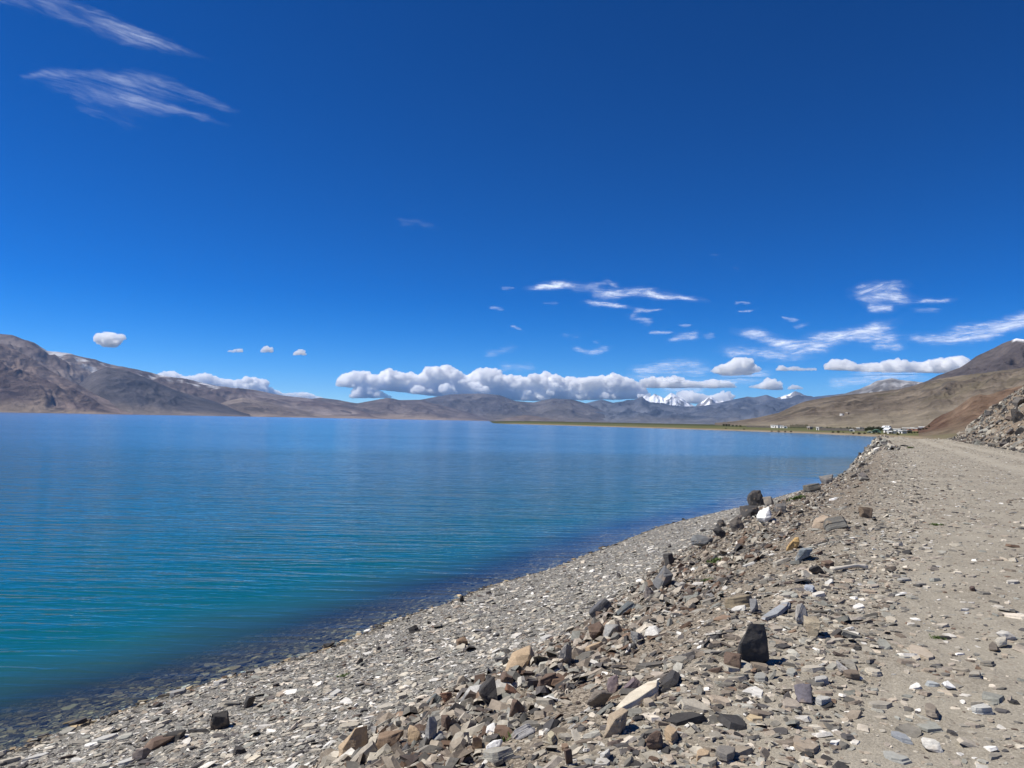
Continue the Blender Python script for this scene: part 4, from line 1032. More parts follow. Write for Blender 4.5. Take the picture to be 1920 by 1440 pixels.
# medium stones: each one an object of its own, sharing a few shapes
def build_medium():
    g = np.random.default_rng(77); rn = random.Random(5)
    slabs = [rock_mesh('flat_stone', 900 + k, 'slab' if k % 3 else 'stack', (1.0, rn.uniform(0.5, 0.8), rn.uniform(0.12, 0.24)), 1) for k in range(12)]
    blocks = [rock_mesh('stone', 950 + k, 'block' if k % 3 else 'stack', (1.0, rn.uniform(0.5, 0.85), rn.uniform(0.36, 0.66)), 1) for k in range(12)]
    hs = [handle(l) for _, _, l in HERO_LAB]
    marks = [(a, b, h_) for (a, b, l), h_ in zip(HERO_LAB, hs) if hs.count(h_) == 1 and len(h_.split()) >= 3]
    SHORT = {'light slabs in the beach shingle': 'light grey slate slab on the beach', 'dark stones on the beach': 'dark beach stone', 'tan stones of the bank rubble': 'tan rubble stone', 'rusty stones of the bank rubble': 'rusty rubble stone',
             'grey slabs on the bank': 'grey slab on the bank', 'blocks on the far bank': 'dark grey block on the far bank', 'grey chips on the road shoulder': 'grey flat chip on the gravel', 'tan chips on the road shoulder': 'tan flat chip on the gravel', 'fallen rocks below the roadside slope': 'fallen grey rock'}
    zones = [  # n, y range, x-lo, x-hi, size range, colours, meshes, name, label, group
        (46, 6.0, 34, lambda y: XS(y) + 0.3, lambda y: XT(y) - 0.2, (0.14, 0.30), GREY[4:6] + PALE[:1] + GREY[:1], slabs, 'flat_stone', 'light grey slate slab lying flat in the beach shingle', 'light slabs in the beach shingle'),
        (26, 6.0, 34, lambda y: XS(y) + 0.2, lambda y: XT(y) - 0.2, (0.09, 0.18), DARK, blocks, 'stone', 'small dark stone scattered on the pale beach shingle', 'dark stones on the beach'),
        (52, 3.0, 30, lambda y: XT(y), lambda y: XT(y) + 0.5 * (XC(y) - XT(y)), (0.11, 0.24), TAN, blocks, 'stone', 'tan angular stone in the heaped rubble at the bank foot', 'tan stones of the bank rubble'),
        (36, 3.0, 30, lambda y: XT(y), lambda y: XT(y) + 0.5 * (XC(y) - XT(y)), (0.10, 0.22), RUST, blocks, 'stone', 'rusty brown angular stone in the heaped rubble at the bank foot', 'rusty stones of the bank rubble'),
        (48, 3.0, 40, lambda y: XT(y), lambda y: XC(y) - 0.1, (0.14, 0.34), GREY[1:5], slabs, 'flat_stone', 'grey slab sticking out of the bank slope', 'grey slabs on the bank'),
        (24, 18, 75, lambda y: XT(y), lambda y: XC(y) - 0.3, (0.22, 0.55), GREY[2:4] + DARK[2:], blocks, 'stone', 'dark grey block on the far stretch of the bank', 'blocks on the far bank'),
        (34, 2.9, 24, lambda y: XC(y), lambda y: XC(y) + 2.6, (0.09, 0.20), GREY[:3] + GREY[4:], slabs, 'flat_stone', 'grey flat chip lying on the gravel road shoulder', 'grey chips on the road shoulder'),
        (22, 2.9, 24, lambda y: XC(y), lambda y: XC(y) + 3.2, (0.08, 0.17), TAN, slabs, 'flat_stone', 'tan flat chip lying on the gravel road shoulder', 'tan chips on the road shoulder'),
        (14, 50, 100, lambda y: XR(y) - 0.5, lambda y: XR(y) + 4.5, (0.5, 1.1), GREY[1:4] + DARK[2:], blocks, 'rock', 'big fallen grey rock below the steep roadside slope', 'fallen rocks below the roadside slope'),
    ]
    for n, y0, y1, lo, hi, (s0, s1), cols, meshes, nm, label, grp in zones:
        k = 0; tries = 0
        while k < n and tries < 6000:
            tries += 1
            y = math.exp(rn.uniform(math.log(y0), math.log(y1)))
            x = float(lo(y)) + (float(hi(y)) - float(lo(y))) * rn.random()
            if abs(math.atan2(x, y)) > R(34.5): continue
            s = rn.uniform(s0, s1) * (1 if rn.random() < 0.75 else 0.8)
            if any((x - a) ** 2 + (y - b) ** 2 < (c + s * 0.45) ** 2 for a, b, c in HERO_XY): continue
            HERO_XY.append((x, y, s * 0.45))
            me = rn.choice(meshes)
            o = bpy.data.objects.new(nm, me); COL.objects.link(o)
            nn = normal_at(x, y)
            flat = meshes is slabs
            rot = nn.to_track_quat('Z', 'Y').to_matrix() @ Euler((rn.gauss(0, 0.10 if flat else 0.4), rn.gauss(0, 0.10 if flat else 0.4), rn.uniform(0, 6.28))).to_matrix()
            o.matrix_world = Matrix.Translation((x, y, float(H(x, y)) + s * (0.05 if flat else 0.16))) @ rot.to_4x4() @ Matrix.Scale(s, 4)
            c = rn.choice(cols); f = rn.uniform(0.85, 1.15)
            o.color = (c[0] * f, c[1] * f, c[2] * f, 1)
            lab = label
            near = sorted((math.hypot(x - a, y - b), h_) for a, b, h_ in marks)[:1]
            if near and near[0][0] < 0.10 * math.hypot(x, y) + 0.6:
                size = 'larger ' if s > 0.5 * (s0 + s1) else 'smaller '
                tone = 'pale ' if f > 1.05 else ('dull ' if f < 0.95 else '')
                t_ = size + tone + SHORT[grp] + ' near the ' + near[0][1]
                if len(t_.split()) <= 16: lab = t_
            tag(o, lab, 'stone' if nm != 'rock' else 'rock', grp)
            k += 1
build_medium()

# ------------------------------------------------------------------ plants between the stones
def build_plants():
    n = NT('plant_leaf')
    oi = n.n('ShaderNodeObjectInfo')
    c = n.mix(n.noise(n.pos(), 30), (0.045, 0.085, 0.02), (0.10, 0.135, 0.035))
    m = n.done(n.diff(c, 0.7))
    spots = [(932, 1390, 56, 'low green plant growing between two white quartz stones'), (1056, 1280, 22, 'small green tuft between brown rubble stones'),
             (1494, 936, 30, 'dark green tuft beside the dark outcrop slab'), (1340, 1055, 40, 'sparse green tuft on the slope under the slate-grey boulder'),
             (1325, 1090, 30, 'olive tuft on the slope below the sparse green tuft'), (1755, 985, 22, 'small green tuft on the road shoulder'),
             (1706, 840, 12, 'green patch of weeds at the end of the stony knoll'), (645, 1268, 24, 'olive weed among the beach stones near the water'),
             (1756, 1196, 26, 'dry grey-green weed on the road gravel'), (1440, 925, 26, 'green tuft behind the boulders at the water')]
    for px, py, w, label in spots:
        q = hit(px, py)
        if q is None: continue
        x, y, z, t = q
        Rw = w * t / F * 0.5
        g = random.Random(px); verts, faces = [], []
        nn = normal_at(x, y); gx_, gy_ = -nn.x / nn.z, -nn.y / nn.z
        for k in range(150):
            a = g.uniform(0, 6.283); r = Rw * math.sqrt(g.random()) * (0.7 + 0.5 * math.sin(a * 3 + px))
            bx, by = math.cos(a) * r, math.sin(a) * r
            L = Rw * g.uniform(0.25, 0.6); an = g.uniform(0, 6.283); lean = g.uniform(0.1, 0.8)
            d = Vector((math.cos(an) * lean, math.sin(an) * lean, 1)).normalized(); s = Vector((-math.sin(an), math.cos(an), 0)) * Rw * 0.045
            b = Vector((bx, by, gx_ * bx + gy_ * by - 0.015)); i = len(verts)
            mid = b + d * L * 0.55; tip = b + d * L + Vector((math.cos(an), math.sin(an), -0.3)) * L * 0.25
            verts += [b - s, b + s, mid + s * 1.3, mid - s * 1.3, tip]; faces += [(i, i + 1, i + 2, i + 3), (i + 3, i + 2, i + 4)]
        o = mesh_obj('grass_tuft', verts, faces, m); o.location = (x, y, z)
        tag(o, label, 'plant')
build_plants()

# ------------------------------------------------------------------ village on the meadow
def meadow_hit(px, py):
    d = ray(px, py); t = np.geomspace(150, 3000, 3000)
    x, y = d[0] * t, d[1] * t
    zz = CAM_Z + d[2] * t - meadow_z(x, y)[0]
    k = int(np.argmax(zz < 0)) if (zz < 0).any() else None
    if k is None: return None
    return x[k], y[k], float(meadow_z(x[k], y[k])[0]), t[k]

from mathutils.bvhtree import BVHTree
def bvh(o):
    me = o.data; n = len(me.vertices); co = np.empty(n * 3, np.float32); me.vertices.foreach_get('co', co)
    lp = np.empty(len(me.loops), np.int32); me.loops.foreach_get('vertex_index', lp)
    return BVHTree.FromPolygons(co.reshape(-1, 3).tolist(), lp.reshape(-1, 4).tolist())
SLOPES = [bvh(o) for o in SPUR]
def ground_at(x, y):
    z = float(meadow_z(np.array(x), np.array(y))[0])
    for t in SLOPES:
        h_ = t.ray_cast(Vector((x, y, 900)), Vector((0, 0, -1)))
        if h_[0] is not None: z = max(z, h_[0].z)
    return z
def at_meadow(px, D):
    az = float(az_of(px)); x, y = D * math.sin(az), D * math.cos(az)
    return x, y, ground_at(x, y)

def plain(name, col, rough=0.8):
    n = NT(name); p = n.pos()
    c = n.mix(0.5, col, n.mr(n.noise(p, 1.3, 4), 0.3, 0.7, 0.75, 1.2), 'MULTIPLY')
    return n.done(n.diff(c, rough))
MAT = {k: plain(k, c) for k, c in dict(whitewash=(0.76, 0.74, 0.70), mud_wall=(0.33, 0.25, 0.18), red_wall=(0.30, 0.16, 0.11), flat_roof=(0.68, 0.66, 0.62), tin_roof=(0.62, 0.64, 0.66), dark_opening=(0.03, 0.03, 0.035),
       stone_wall=(0.13, 0.115, 0.10), green_canvas=(0.16, 0.27, 0.20), pale_canvas=(0.50, 0.56, 0.48), white_canvas=(0.80, 0.80, 0.78), timber=(0.16, 0.11, 0.07), white_paint=(0.8, 0.8, 0.8), bark=(0.12, 0.09, 0.065)).items()}

def box_part(name, x0, x1, y0, y1, z0, z1, mat, parent):
    v = [(x0, y0, z0), (x1, y0, z0), (x1, y1, z0), (x0, y1, z0), (x0, y0, z1), (x1, y0, z1), (x1, y1, z1), (x0, y1, z1)]
    return mesh_obj(name, v, [(0, 3, 2, 1), (4, 5, 6, 7), (0, 1, 5, 4), (1, 2, 6, 5), (2, 3, 7, 6), (3, 0, 4, 7)], MAT[mat], parent)

def house(px, D, wpx, hpx, wall, roof, label, gable=False, lift=0.0):
    x, y, z = at_meadow(px, D); z += lift
    W, Hh = wpx * D / F * 1.12, hpx * D / F * 1.0
    dp = min(max(W * 0.6, 3.0), 7.0)
    o = empty('house', (x, y, z), -math.atan2(x, y) - 0.75)
    tag(o, label, 'house')
    wl_ = box_part('wall', -W / 2, W / 2, 0, dp, -1.5, Hh, wall, o)
    if gable:
        v = [(-W / 2 - .3, -.3, Hh), (W / 2 + .3, -.3, Hh), (W / 2 + .3, dp + .3, Hh), (-W / 2 - .3, dp + .3, Hh), (-W / 2 - .3, dp / 2, Hh + 1.2), (W / 2 + .3, dp / 2, Hh + 1.2)]
        mesh_obj('roof', v, [(0, 1, 5, 4), (2, 3, 4, 5), (0, 4, 3), (1, 2, 5), (0, 3, 2, 1)], MAT[roof], o)
    else:
        box_part('roof', -W / 2 - .25, W / 2 + .25, -.25, dp + .25, Hh, Hh + 0.45, roof, o)
    nw = max(1, int(W / 3.2)); s = W / (nw + 1)
    for k in range(nw):
        c = -W / 2 + s * (k + 1)
        if k == nw // 2: box_part('door', c - .45, c + .45, -.06, 0.04, 0, min(1.9, Hh * .8), 'dark_opening', o)
        else: box_part('window', c - .5, c + .5, -.05, 0.04, Hh * .4, Hh * .75, 'dark_opening', o)
    return o

def tent(px, D, wpx, hpx, mat, label):
    x, y, z = at_meadow(px, D)
    W, Hh = wpx * D / F, hpx * D / F
    o = empty('tent', (x, y, z), -math.atan2(x, y)); tag(o, label, 'tent')
    n, m = 10, 14; verts, faces = [], []
    for i in range(m + 1):
        t = i / m
        for j in range(n + 1):
            a = j / n * math.pi
            s = math.sin(max(0.25, min(1, t * 3, (1 - t) * 3)) * math.pi / 2)
            verts.append((-math.cos(a) * W / 2, t * W * 0.9, math.sin(a) ** 0.8 * Hh * (0.85 + 0.15 * s) - 0.1 if 0 < j < n else -0.3))
    for i in range(m):
        for j in range(n): faces.append((i * (n + 1) + j, i * (n + 1) + j + 1, (i + 1) * (n + 1) + j + 1, (i + 1) * (n + 1) + j))
    faces.append(tuple(range(n + 1))); faces.append(tuple((n + 1) * m + j for j in range(n, -1, -1)))
    mesh_obj('canvas', verts, faces, MAT[mat], o, True)
    box_part('door', -W * .08, W * .08, -.08, .05, -.2, Hh * .55, 'dark_opening', o)

def leaf_material(name, a, b):
    n = NT(name); c = n.mix(n.noise(n.pos(), 0.9, 3), a, b); return n.done(n.diff(c, 0.8))
LEAF = {'poplar': leaf_material('poplar_leaf', (0.030, 0.045, 0.014), (0.065, 0.085, 0.025)), 'willow': leaf_material('willow_leaf', (0.020, 0.030, 0.010), (0.05, 0.062, 0.02))}

def crown_mesh(seed, slim):
    g = random.Random(seed); verts, faces = [], []
    for k in range(170):
        while True:
            p = Vector((g.uniform(-1, 1), g.uniform(-1, 1), g.uniform(-1, 1)))
            if p.length < 1: break
        lump = 0.75 + 0.3 * math.sin(p.x * 4 + seed) * math.sin(p.z * 5 + seed * 2)
        c = Vector((p.x * 0.5 * lump, p.y * 0.5 * lump, 0.5 + p.z * 0.5))
        s = g.uniform(0.05, 0.10)
        a = Vector((g.gauss(0, 1), g.gauss(0, 1), g.gauss(0, 1))).normalized() * s; b = a.cross(Vector((g.gauss(0, 1), g.gauss(0, 1), g.gauss(0, 1)))).normalized() * s
        if slim: a.z *= 0.4; b.z *= 0.4
        i = len(verts); verts += [c - a, c + b, c + a, c - b]; faces.append((i, i + 1, i + 2, i + 3))
    return verts, faces
CROWNS = {}
def tree(px, D, wpx, hpx, kind, label, group=None):
    x, y, z = at_meadow(px, D)
    W, Hh = wpx * D / F, hpx * D / F
    nm = 'poplar_tree' if kind == 'poplar' else 'willow_tree'
    o = empty(nm, (x, y, z - 0.05), random.uniform(0, 6)); tag(o, label, 'tree', group)
    key = (kind, random.randrange(4))
    if key not in CROWNS:
        v, f = crown_mesh(key[1] * 7 + len(kind), kind == 'poplar')
        me = bpy.data.meshes.new('crown'); me.from_pydata(v, [], f); me.materials.append(LEAF[kind]); CROWNS[key] = me
        tv, tf = [], []
        for i, (zz, r) in enumerate([(0, 0.05), (0.35, 0.035), (0.75, 0.015)]):
            for k in range(6): tv.append((math.cos(k * 1.047) * r + 0.02 * i, math.sin(k * 1.047) * r, zz))
        for i in range(2):
            for k in range(6): tf.append((i * 6 + k, i * 6 + (k + 1) % 6, i * 6 + 6 + (k + 1) % 6, i * 6 + 6 + k))
        mt = bpy.data.meshes.new('trunk'); mt.from_pydata(tv, [], tf); mt.materials.append(MAT['bark']); CROWNS[key + ('t',)] = mt
    b = 0.2 if kind == 'poplar' else 0.12
    c = bpy.data.objects.new('crown', CROWNS[key]); COL.objects.link(c); c.parent = o; c.location = (0, 0, Hh * b); c.scale = (W, W, Hh * (1 - b))
    t = bpy.data.objects.new('trunk', CROWNS[key + ('t',)]); COL.objects.link(t); t.parent = o; t.scale = (W if kind == 'poplar' else W * .5, W if kind == 'poplar' else W * .5, Hh)

def build_village():
    house(1452, 690, 15, 4.2, 'whitewash', 'flat_roof', 'longest low white house standing alone on the meadow, away from the village')
    house(1466, 680, 8, 3.2, 'whitewash', 'flat_roof', 'small white hut beside the lone long white house')
    tent(1473, 670, 6, 3.6, 'white_canvas', 'small white tent beside the lone white huts')
    house(1533, 560, 5, 4.5, 'whitewash', 'flat_roof', 'small white house at the end of the poplar row')
    house(1516, 600, 5, 3.5, 'mud_wall', 'flat_roof', 'small mud house at the foot of the poplars')
    tent(1597, 500, 9, 4.2, 'white_canvas', 'white tent in front of the long dark stone wall')
    house(1609, 540, 6, 4, 'whitewash', 'flat_roof', 'small white house behind the white tent by the stone wall')
    tent(1643, 450, 14, 6.2, 'green_canvas', 'green domed tent in front of the dark willows')
    tent(1631, 445, 9, 3.6, 'pale_canvas', 'pale green low tent next to the green domed tent')
    house(1659, 560, 11, 5, 'whitewash', 'tin_roof', 'white house with pitched tin roof behind the willows', True)
    house(1661, 455, 9, 5, 'whitewash', 'tin_roof', 'white cabin with pitched roof beside the green tent', True)
    house(1668, 425, 9, 3, 'whitewash', 'flat_roof', 'low white hut nearest the lake, below the white cabin')
    house(1682, 470, 13, 4.6, 'whitewash', 'flat_roof', 'white flat-roofed house in the middle of the village')
    house(1688, 425, 7, 4, 'whitewash', 'flat_roof', 'small white cube house near the shore meadow')
    house(1706, 520, 27, 4.5, 'red_wall', 'flat_roof', 'long red-walled house with a pale flat roof')
    house(1711, 560, 6, 4.5, 'mud_wall', 'flat_roof', 'small tan house rising behind the long red-walled house')
    house(1732, 540, 17, 3.6, 'whitewash', 'flat_roof', 'long white house at the village end under the red rocks')
    house(1722, 600, 5, 4, 'whitewash', 'flat_roof', 'small white house highest in the village')
    house(1740, 600, 9, 4.5, 'mud_wall', 'flat_roof', 'dark mud house on the slope beside the red rocks')
    house(1697, 440, 8, 4, 'mud_wall', 'flat_roof', 'tan mud house between the white houses')
    house(1577, 1250, 5, 3, 'whitewash', 'flat_roof', 'tiny white house alone on the hillside above the village')
    house(1588, 1250, 4, 3, 'mud_wall', 'flat_roof', 'tiny mud house alone on the hillside above the village')
    # stone field walls
    for (a, b, D, h_, lab) in ((1536, 1596, 545, 1.9, 'long dark stone wall behind the white tent'), (1598, 1622, 530, 1.5, 'short dark stone wall between the white tent and the willows'), (1400, 1450, 720, 1.3, 'low dark stone wall by the lone white house')):
        x0, y0, z0 = at_meadow(a, D); x1, y1, z1 = at_meadow(b, D * 0.97)
        o = empty('stone_wall', (x0, y0, z0), math.atan2(y1 - y0, x1 - x0)); tag(o, lab, 'wall')
        L = math.hypot(x1 - x0, y1 - y0); n = int(L / 1.6); g = random.Random(a)
        for k in range(n):
            w = L / n; hh = h_ * g.uniform(0.8, 1.15)
            box_part('stone_course', k * w, k * w + w * 0.97, -0.3 + g.uniform(-.06, .06), 0.3, -0.4, hh, 'stone_wall', o)
    for k in range(16):
        px = 1482 + k * 2.15
        tree(px, 640 + 6 * math.sin(k), 2.6, random.uniform(6.5, 9.5), 'poplar', 'slim dark poplar in the row behind the meadow', 'poplar row')
    for px in (1357, 1362, 1367): tree(px, 780, 6, 5, 'willow', 'dark round willow in the far clump on the meadow', 'far willow clump')
    for px in (1374, 1381, 1388): tree(px, 780, 6, 3.4, 'willow', 'low dark willow beside the far clump on the meadow', 'low far willows')
    g = random.Random(9)
    for k in range(13):
        tree(1624 + k * 3.4, g.uniform(490, 540), g.uniform(6, 9), g.uniform(5.5, 8.5), 'willow', 'dark green willow in the grove behind the tents', 'willow grove behind the tents')
    for k in range(12):
        tree(1545 + k * 6.2, g.uniform(560, 600), g.uniform(5, 8), g.uniform(3.5, 5.5), 'willow', 'dark low willow along the field wall', 'willows along the field wall')
    for k in range(9):
        tree(1698 + k * 5.5, g.uniform(415, 440), g.uniform(4, 7), g.uniform(2.5, 4.0), 'willow', 'low green bush tree in front of the red-walled house', 'bushes in front of the red-walled house')
    # low shrubs dotted along the shore meadow
    nsh = NT('shrub_leaf'); ms = nsh.done(nsh.diff(nsh.mix(nsh.noise(nsh.pos(), 2), (0.035, 0.032, 0.018), (0.065, 0.055, 0.03)), 0.9))
    v, f = crown_mesh(5, False); mesh = bpy.data.meshes.new('shrub'); mesh.from_pydata(v, [], f); mesh.materials.append(ms)
    for px, py in [(1395, 805.5), (1460, 809.8), (1447, 809.3), (1472, 810), (1483, 810.2), (1562, 811.5), (1572, 811.5), (1581, 811.3), (1600, 814), (1611, 814.5), (1621, 814), (1638, 813.3), (1648, 813.5), (1660, 813.6), (1672, 813.4), (1684, 815.5), (1361, 803.8), (1730, 813), (1756, 811), (1768, 812)]:
        q = meadow_hit(px, py)
        if q is None: continue
        x, y, z, t = q
        o = bpy.data.objects.new('shrub', mesh); COL.objects.link(o); o.location = (x, y, z - 0.15); s = random.uniform(1.0, 1.7); o.scale = (s * 1.5, s * 1.2, s * 0.75); o.rotation_euler = (0, 0, random.uniform(0, 6))
        tag(o, 'low dark shrub on the grassy strip by the water', 'shrub', 'shrubs along the shore meadow')
    # the white goal frame on the flat under the spur
    D = 232.0
    az = float(az_of(1812)); x, y = D * math.sin(az), D * math.cos(az)
    zt = ground_at(x, y)
    o = empty('goal_frame', (x, y, float(zt)), -az); tag(o, 'white goal frame with net standing on the flat below the red spur', 'goal')
    W, Hh = 12 * D / F, 5.2 * D / F
    for sx in (-1, 1): box_part('post', sx * W / 2 - .07, sx * W / 2 + .07, -.07, .07, -1.5, Hh, 'white_paint', o)
    box_part('crossbar', -W / 2 + .07, W / 2 - .07, -.07, .07, Hh - .14, Hh, 'white_paint', o)
    v, f = [], []
    for k in range(9):
        xx = -W / 2 + W * k / 8
        i = len(v); v += [(xx - .015, .1, Hh - .1), (xx + .015, .1, Hh - .1), (xx + .015, .8, -.9), (xx - .015, .8, -.9)]; f.append((i, i + 1, i + 2, i + 3))
    for k in range(5):
        t = k / 4; zz = Hh - .1 - t * (Hh + .5); yy = .1 + .7 * t
        i = len(v); v += [(-W / 2, yy, zz - .015), (W / 2, yy, zz - .015), (W / 2, yy, zz + .015), (-W / 2, yy, zz + .015)]; f.append((i, i + 1, i + 2, i + 3))
    mesh_obj('net', v, f, MAT['white_paint'], o)
build_village()

# ------------------------------------------------------------------ clouds
def cloud_material():
    n = NT('cumulus')
    v = n.n('ShaderNodeVolumeScatter')
    v.inputs['Color'].default_value = (1, 1, 1, 1); v.inputs['Density'].default_value = 0.0058; v.inputs['Anisotropy'].default_value = 0.15
    n.l(v.outputs[0], n.out.inputs['Volume'])
    return n.m
M_CUM = cloud_material()

def ico(sub):
    bm = bmesh.new(); bmesh.ops.create_icosphere(bm, subdivisions=sub, radius=1)
    V = np.array([v.co[:] for v in bm.verts]); Fc = np.array([[v.index for v in f.verts] for f in bm.faces]); bm.free(); return V, Fc
ICO = {1: ico(1), 2: ico(2)}
CLOUD_TEX = bpy.data.textures.new('billow', 'CLOUDS'); CLOUD_TEX.noise_scale = 230.0; CLOUD_TEX.noise_depth = 3

def cumulus(tops, base, D, label, seed, group=None, dens=1.0, rmax=13):
    tops = np.array(tops, float)
    base = np.array(base, float) if isinstance(base, list) else np.array([[tops[0, 0], base], [tops[-1, 0], base]], float)
    g = np.random.default_rng(seed)
    VV, FF = [], []; off = 0
    w = tops[-1, 0] - tops[0, 0]
    x = tops[0, 0]; s = D / F
    puffs = []
    while x < tops[-1, 0]:
        ty = np.interp(x, tops[:, 0], tops[:, 1]); by = np.interp(x, base[:, 0], base[:, 1]); th = max(by - ty, 2.0)
        r = min(max(th * 0.30, 1.6), rmax) * g.uniform(0.75, 1.15)
        k = max(1, int(th / (r * 1.15) * dens))
        for j in range(k):
            yy = ty + r * 0.9 + (th - 1.5 * r) * (j / max(k - 1, 1) if k > 1 else 0)
            puffs.append((x + g.normal(0, 0.25 * r), yy + g.normal(0, 0.12 * r) * (j > 0), r * g.uniform(0.7, 1.15) * (1 if j == 0 else 1.15), g.normal(0, 1.0) * r * 1.2, by))
        x += r * g.uniform(0.55, 0.95)
    extra = []
    for (px, py, r, dz, by) in puffs:
        if r < 3.0: continue
        for k in range(6 if r > 5 else 3):
            a_ = g.uniform(-0.25, math.pi + 0.25)
            extra.append((px + math.cos(a_) * r * 1.02, py - math.sin(a_) * r * 0.86, r * g.uniform(0.26, 0.46), dz - g.uniform(0, 0.9) * r, by))
        for k in range(4 if r > 5 else 1):
            a_ = g.uniform(0, 2 * math.pi); q_ = g.uniform(0.2, 0.8)
            extra.append((px + math.cos(a_) * r * q_, py - math.sin(a_) * r * q_ * 0.8, r * g.uniform(0.28, 0.42), dz - r * math.sqrt(1 - q_ * q_) * 1.05, by))
    for (px, py, r, dz, by) in puffs + extra:
        X, Y, Z = at_dist(px, py, D + dz * s)
        V0, F0 = ICO[2 if r > 2.5 else 1]
        q = V0 + g.uniform(-50, 50, 3)
        disp = 1 + 0.30 * vnoise3(q * 1.7, seed) + 0.20 * np.abs(vnoise3(q * 3.6, seed + 1)) + 0.07 * vnoise3(q * 8, seed + 2)
        V = V0 * disp[:, None] * r * s * np.array([1.12, 1.12, 0.92]) + np.array([X, Y, Z])
        zb = at_dist(px, by, D)[2]
        V[:, 2] = np.where(V[:, 2] < zb, zb + (V[:, 2] - zb) * 0.18, V[:, 2])
        VV.append(V); FF.append(F0 + off); off += len(V)
    V = np.concatenate(VV); Fc = np.concatenate(FF)
    me = bpy.data.meshes.new('cloud')
    me.vertices.add(len(V)); me.vertices.foreach_set('co', V.astype(np.float32).ravel())
    me.loops.add(len(Fc) * 3); me.loops.foreach_set('vertex_index', Fc.astype(np.int32).ravel())
    me.polygons.add(len(Fc)); me.polygons.foreach_set('loop_start', np.arange(0, len(Fc) * 3, 3, dtype=np.int32)); me.polygons.foreach_set('use_smooth', np.full(len(Fc), True))
    me.update(calc_edges=True); me.materials.append(M_CUM)
    o = bpy.data.objects.new('cloud', me); COL.objects.link(o)
    rm = o.modifiers.new('union', 'REMESH'); rm.mode = 'VOXEL'; rm.voxel_size = 1.35 * s; rm.use_smooth_shade = True
    dm = o.modifiers.new('billow', 'DISPLACE'); dm.texture = CLOUD_TEX; dm.texture_coords = 'GLOBAL'; dm.strength = 4.0 * s; dm.mid_level = 0.5
    return tag(o, label, 'cloud', group)

def build_cumulus():
    cumulus([(176, 634), (184, 626), (200, 622), (216, 624), (230, 626), (235, 632)], [(176, 638), (190, 646), (210, 652), (222, 644), (235, 636)], 52000, 'small white cumulus floating alone above the snow-dusted ridge', 1, rmax=8)
    cumulus([(427, 657), (440, 655), (452, 653), (457, 658)], 660.5, 52000, 'tiny flat cloud puff with an upturned end', 2, rmax=3)
    cumulus([(489, 656), (500, 648), (508, 651), (514, 658)], 660.5, 52000, 'tiny domed cloud puff, middle of the three small ones', 3, rmax=4)
    cumulus([(551, 660), (560, 655), (569, 654), (571, 662)], 666, 52000, 'tiny ragged cloud puff next to the domed one', 4, rmax=3)
    cumulus([(300, 700), (310, 696), (322, 696), (345, 706), (370, 704), (388, 700), (410, 709), (440, 713), (462, 706), (488, 709), (505, 726), (530, 737), (570, 735), (604, 745)], [(300, 712), (600, 752)], 66000, 'white cumulus bank rising behind the descending left ridge', 5, rmax=8)
    cumulus([(632, 714), (645, 701), (665, 698), (690, 699), (705, 706), (728, 689), (750, 698), (790, 704), (800, 688), (812, 690), (835, 685), (855, 693), (870, 706), (885, 701), (900, 693), (925, 691), (945, 702), (962, 706), (990, 708), (1000, 703), (1025, 699), (1050, 709), (1080, 707), (1110, 709), (1135, 706), (1155, 702), (1180, 709), (1200, 720), (1212, 732)],
            [(632, 724), (700, 729), (820, 742), (900, 748), (1000, 751), (1212, 747)], 68000, 'long billowing cumulus bank over the middle of the far hills', 6, rmax=8)
    cumulus([(662, 730), (680, 724), (700, 727), (720, 737), (738, 744)], 746, 67000, 'low white cumulus lobe beneath the start of the long bank', 7, rmax=8)
    cumulus([(1204, 712), (1222, 707), (1240, 709), (1262, 706), (1290, 713), (1312, 716), (1335, 710), (1360, 713), (1378, 719)], 727, 60000, 'flat-based cumulus line above the sharp snow peak', 8, rmax=9)
    cumulus([(1276, 735), (1288, 732), (1300, 736), (1330, 742), (1350, 738), (1362, 730), (1372, 744)], 756, 64000, 'white cumulus clumps right behind the snow peaks', 9, rmax=8)
    cumulus([(1333, 694), (1345, 686), (1365, 681), (1380, 674), (1393, 671), (1410, 680), (1428, 691)], [(1333, 697), (1360, 704), (1400, 702), (1428, 695)], 54000, 'heap-shaped cumulus floating above the blue mountains', 10, rmax=10)
    cumulus([(1404, 724), (1430, 718), (1440, 709), (1452, 711), (1464, 719)], [(1404, 727), (1440, 730), (1464, 731)], 58000, 'small ragged cumulus below the heap-shaped one', 11, rmax=5)
    cumulus([(1477, 725), (1490, 721), (1506, 727)], 730, 58000, 'little white puff just above the rounded snow summit', 12, rmax=4)
    cumulus([(1455, 690), (1464, 684), (1476, 689), (1488, 686), (1510, 690), (1530, 689)], 695, 56000, 'thin broken line of white puffs', 13, rmax=4)
    cumulus([(1548, 684), (1558, 675), (1575, 674), (1592, 676), (1604, 683), (1640, 681), (1665, 677), (1682, 672), (1700, 677), (1725, 680), (1745, 677), (1770, 674), (1785, 670), (1812, 671)], [(1548, 693), (1640, 697), (1812, 699)], 50000, 'long flat-based cumulus reaching behind the dark right-hand mountain', 14, rmax=9)
build_cumulus()

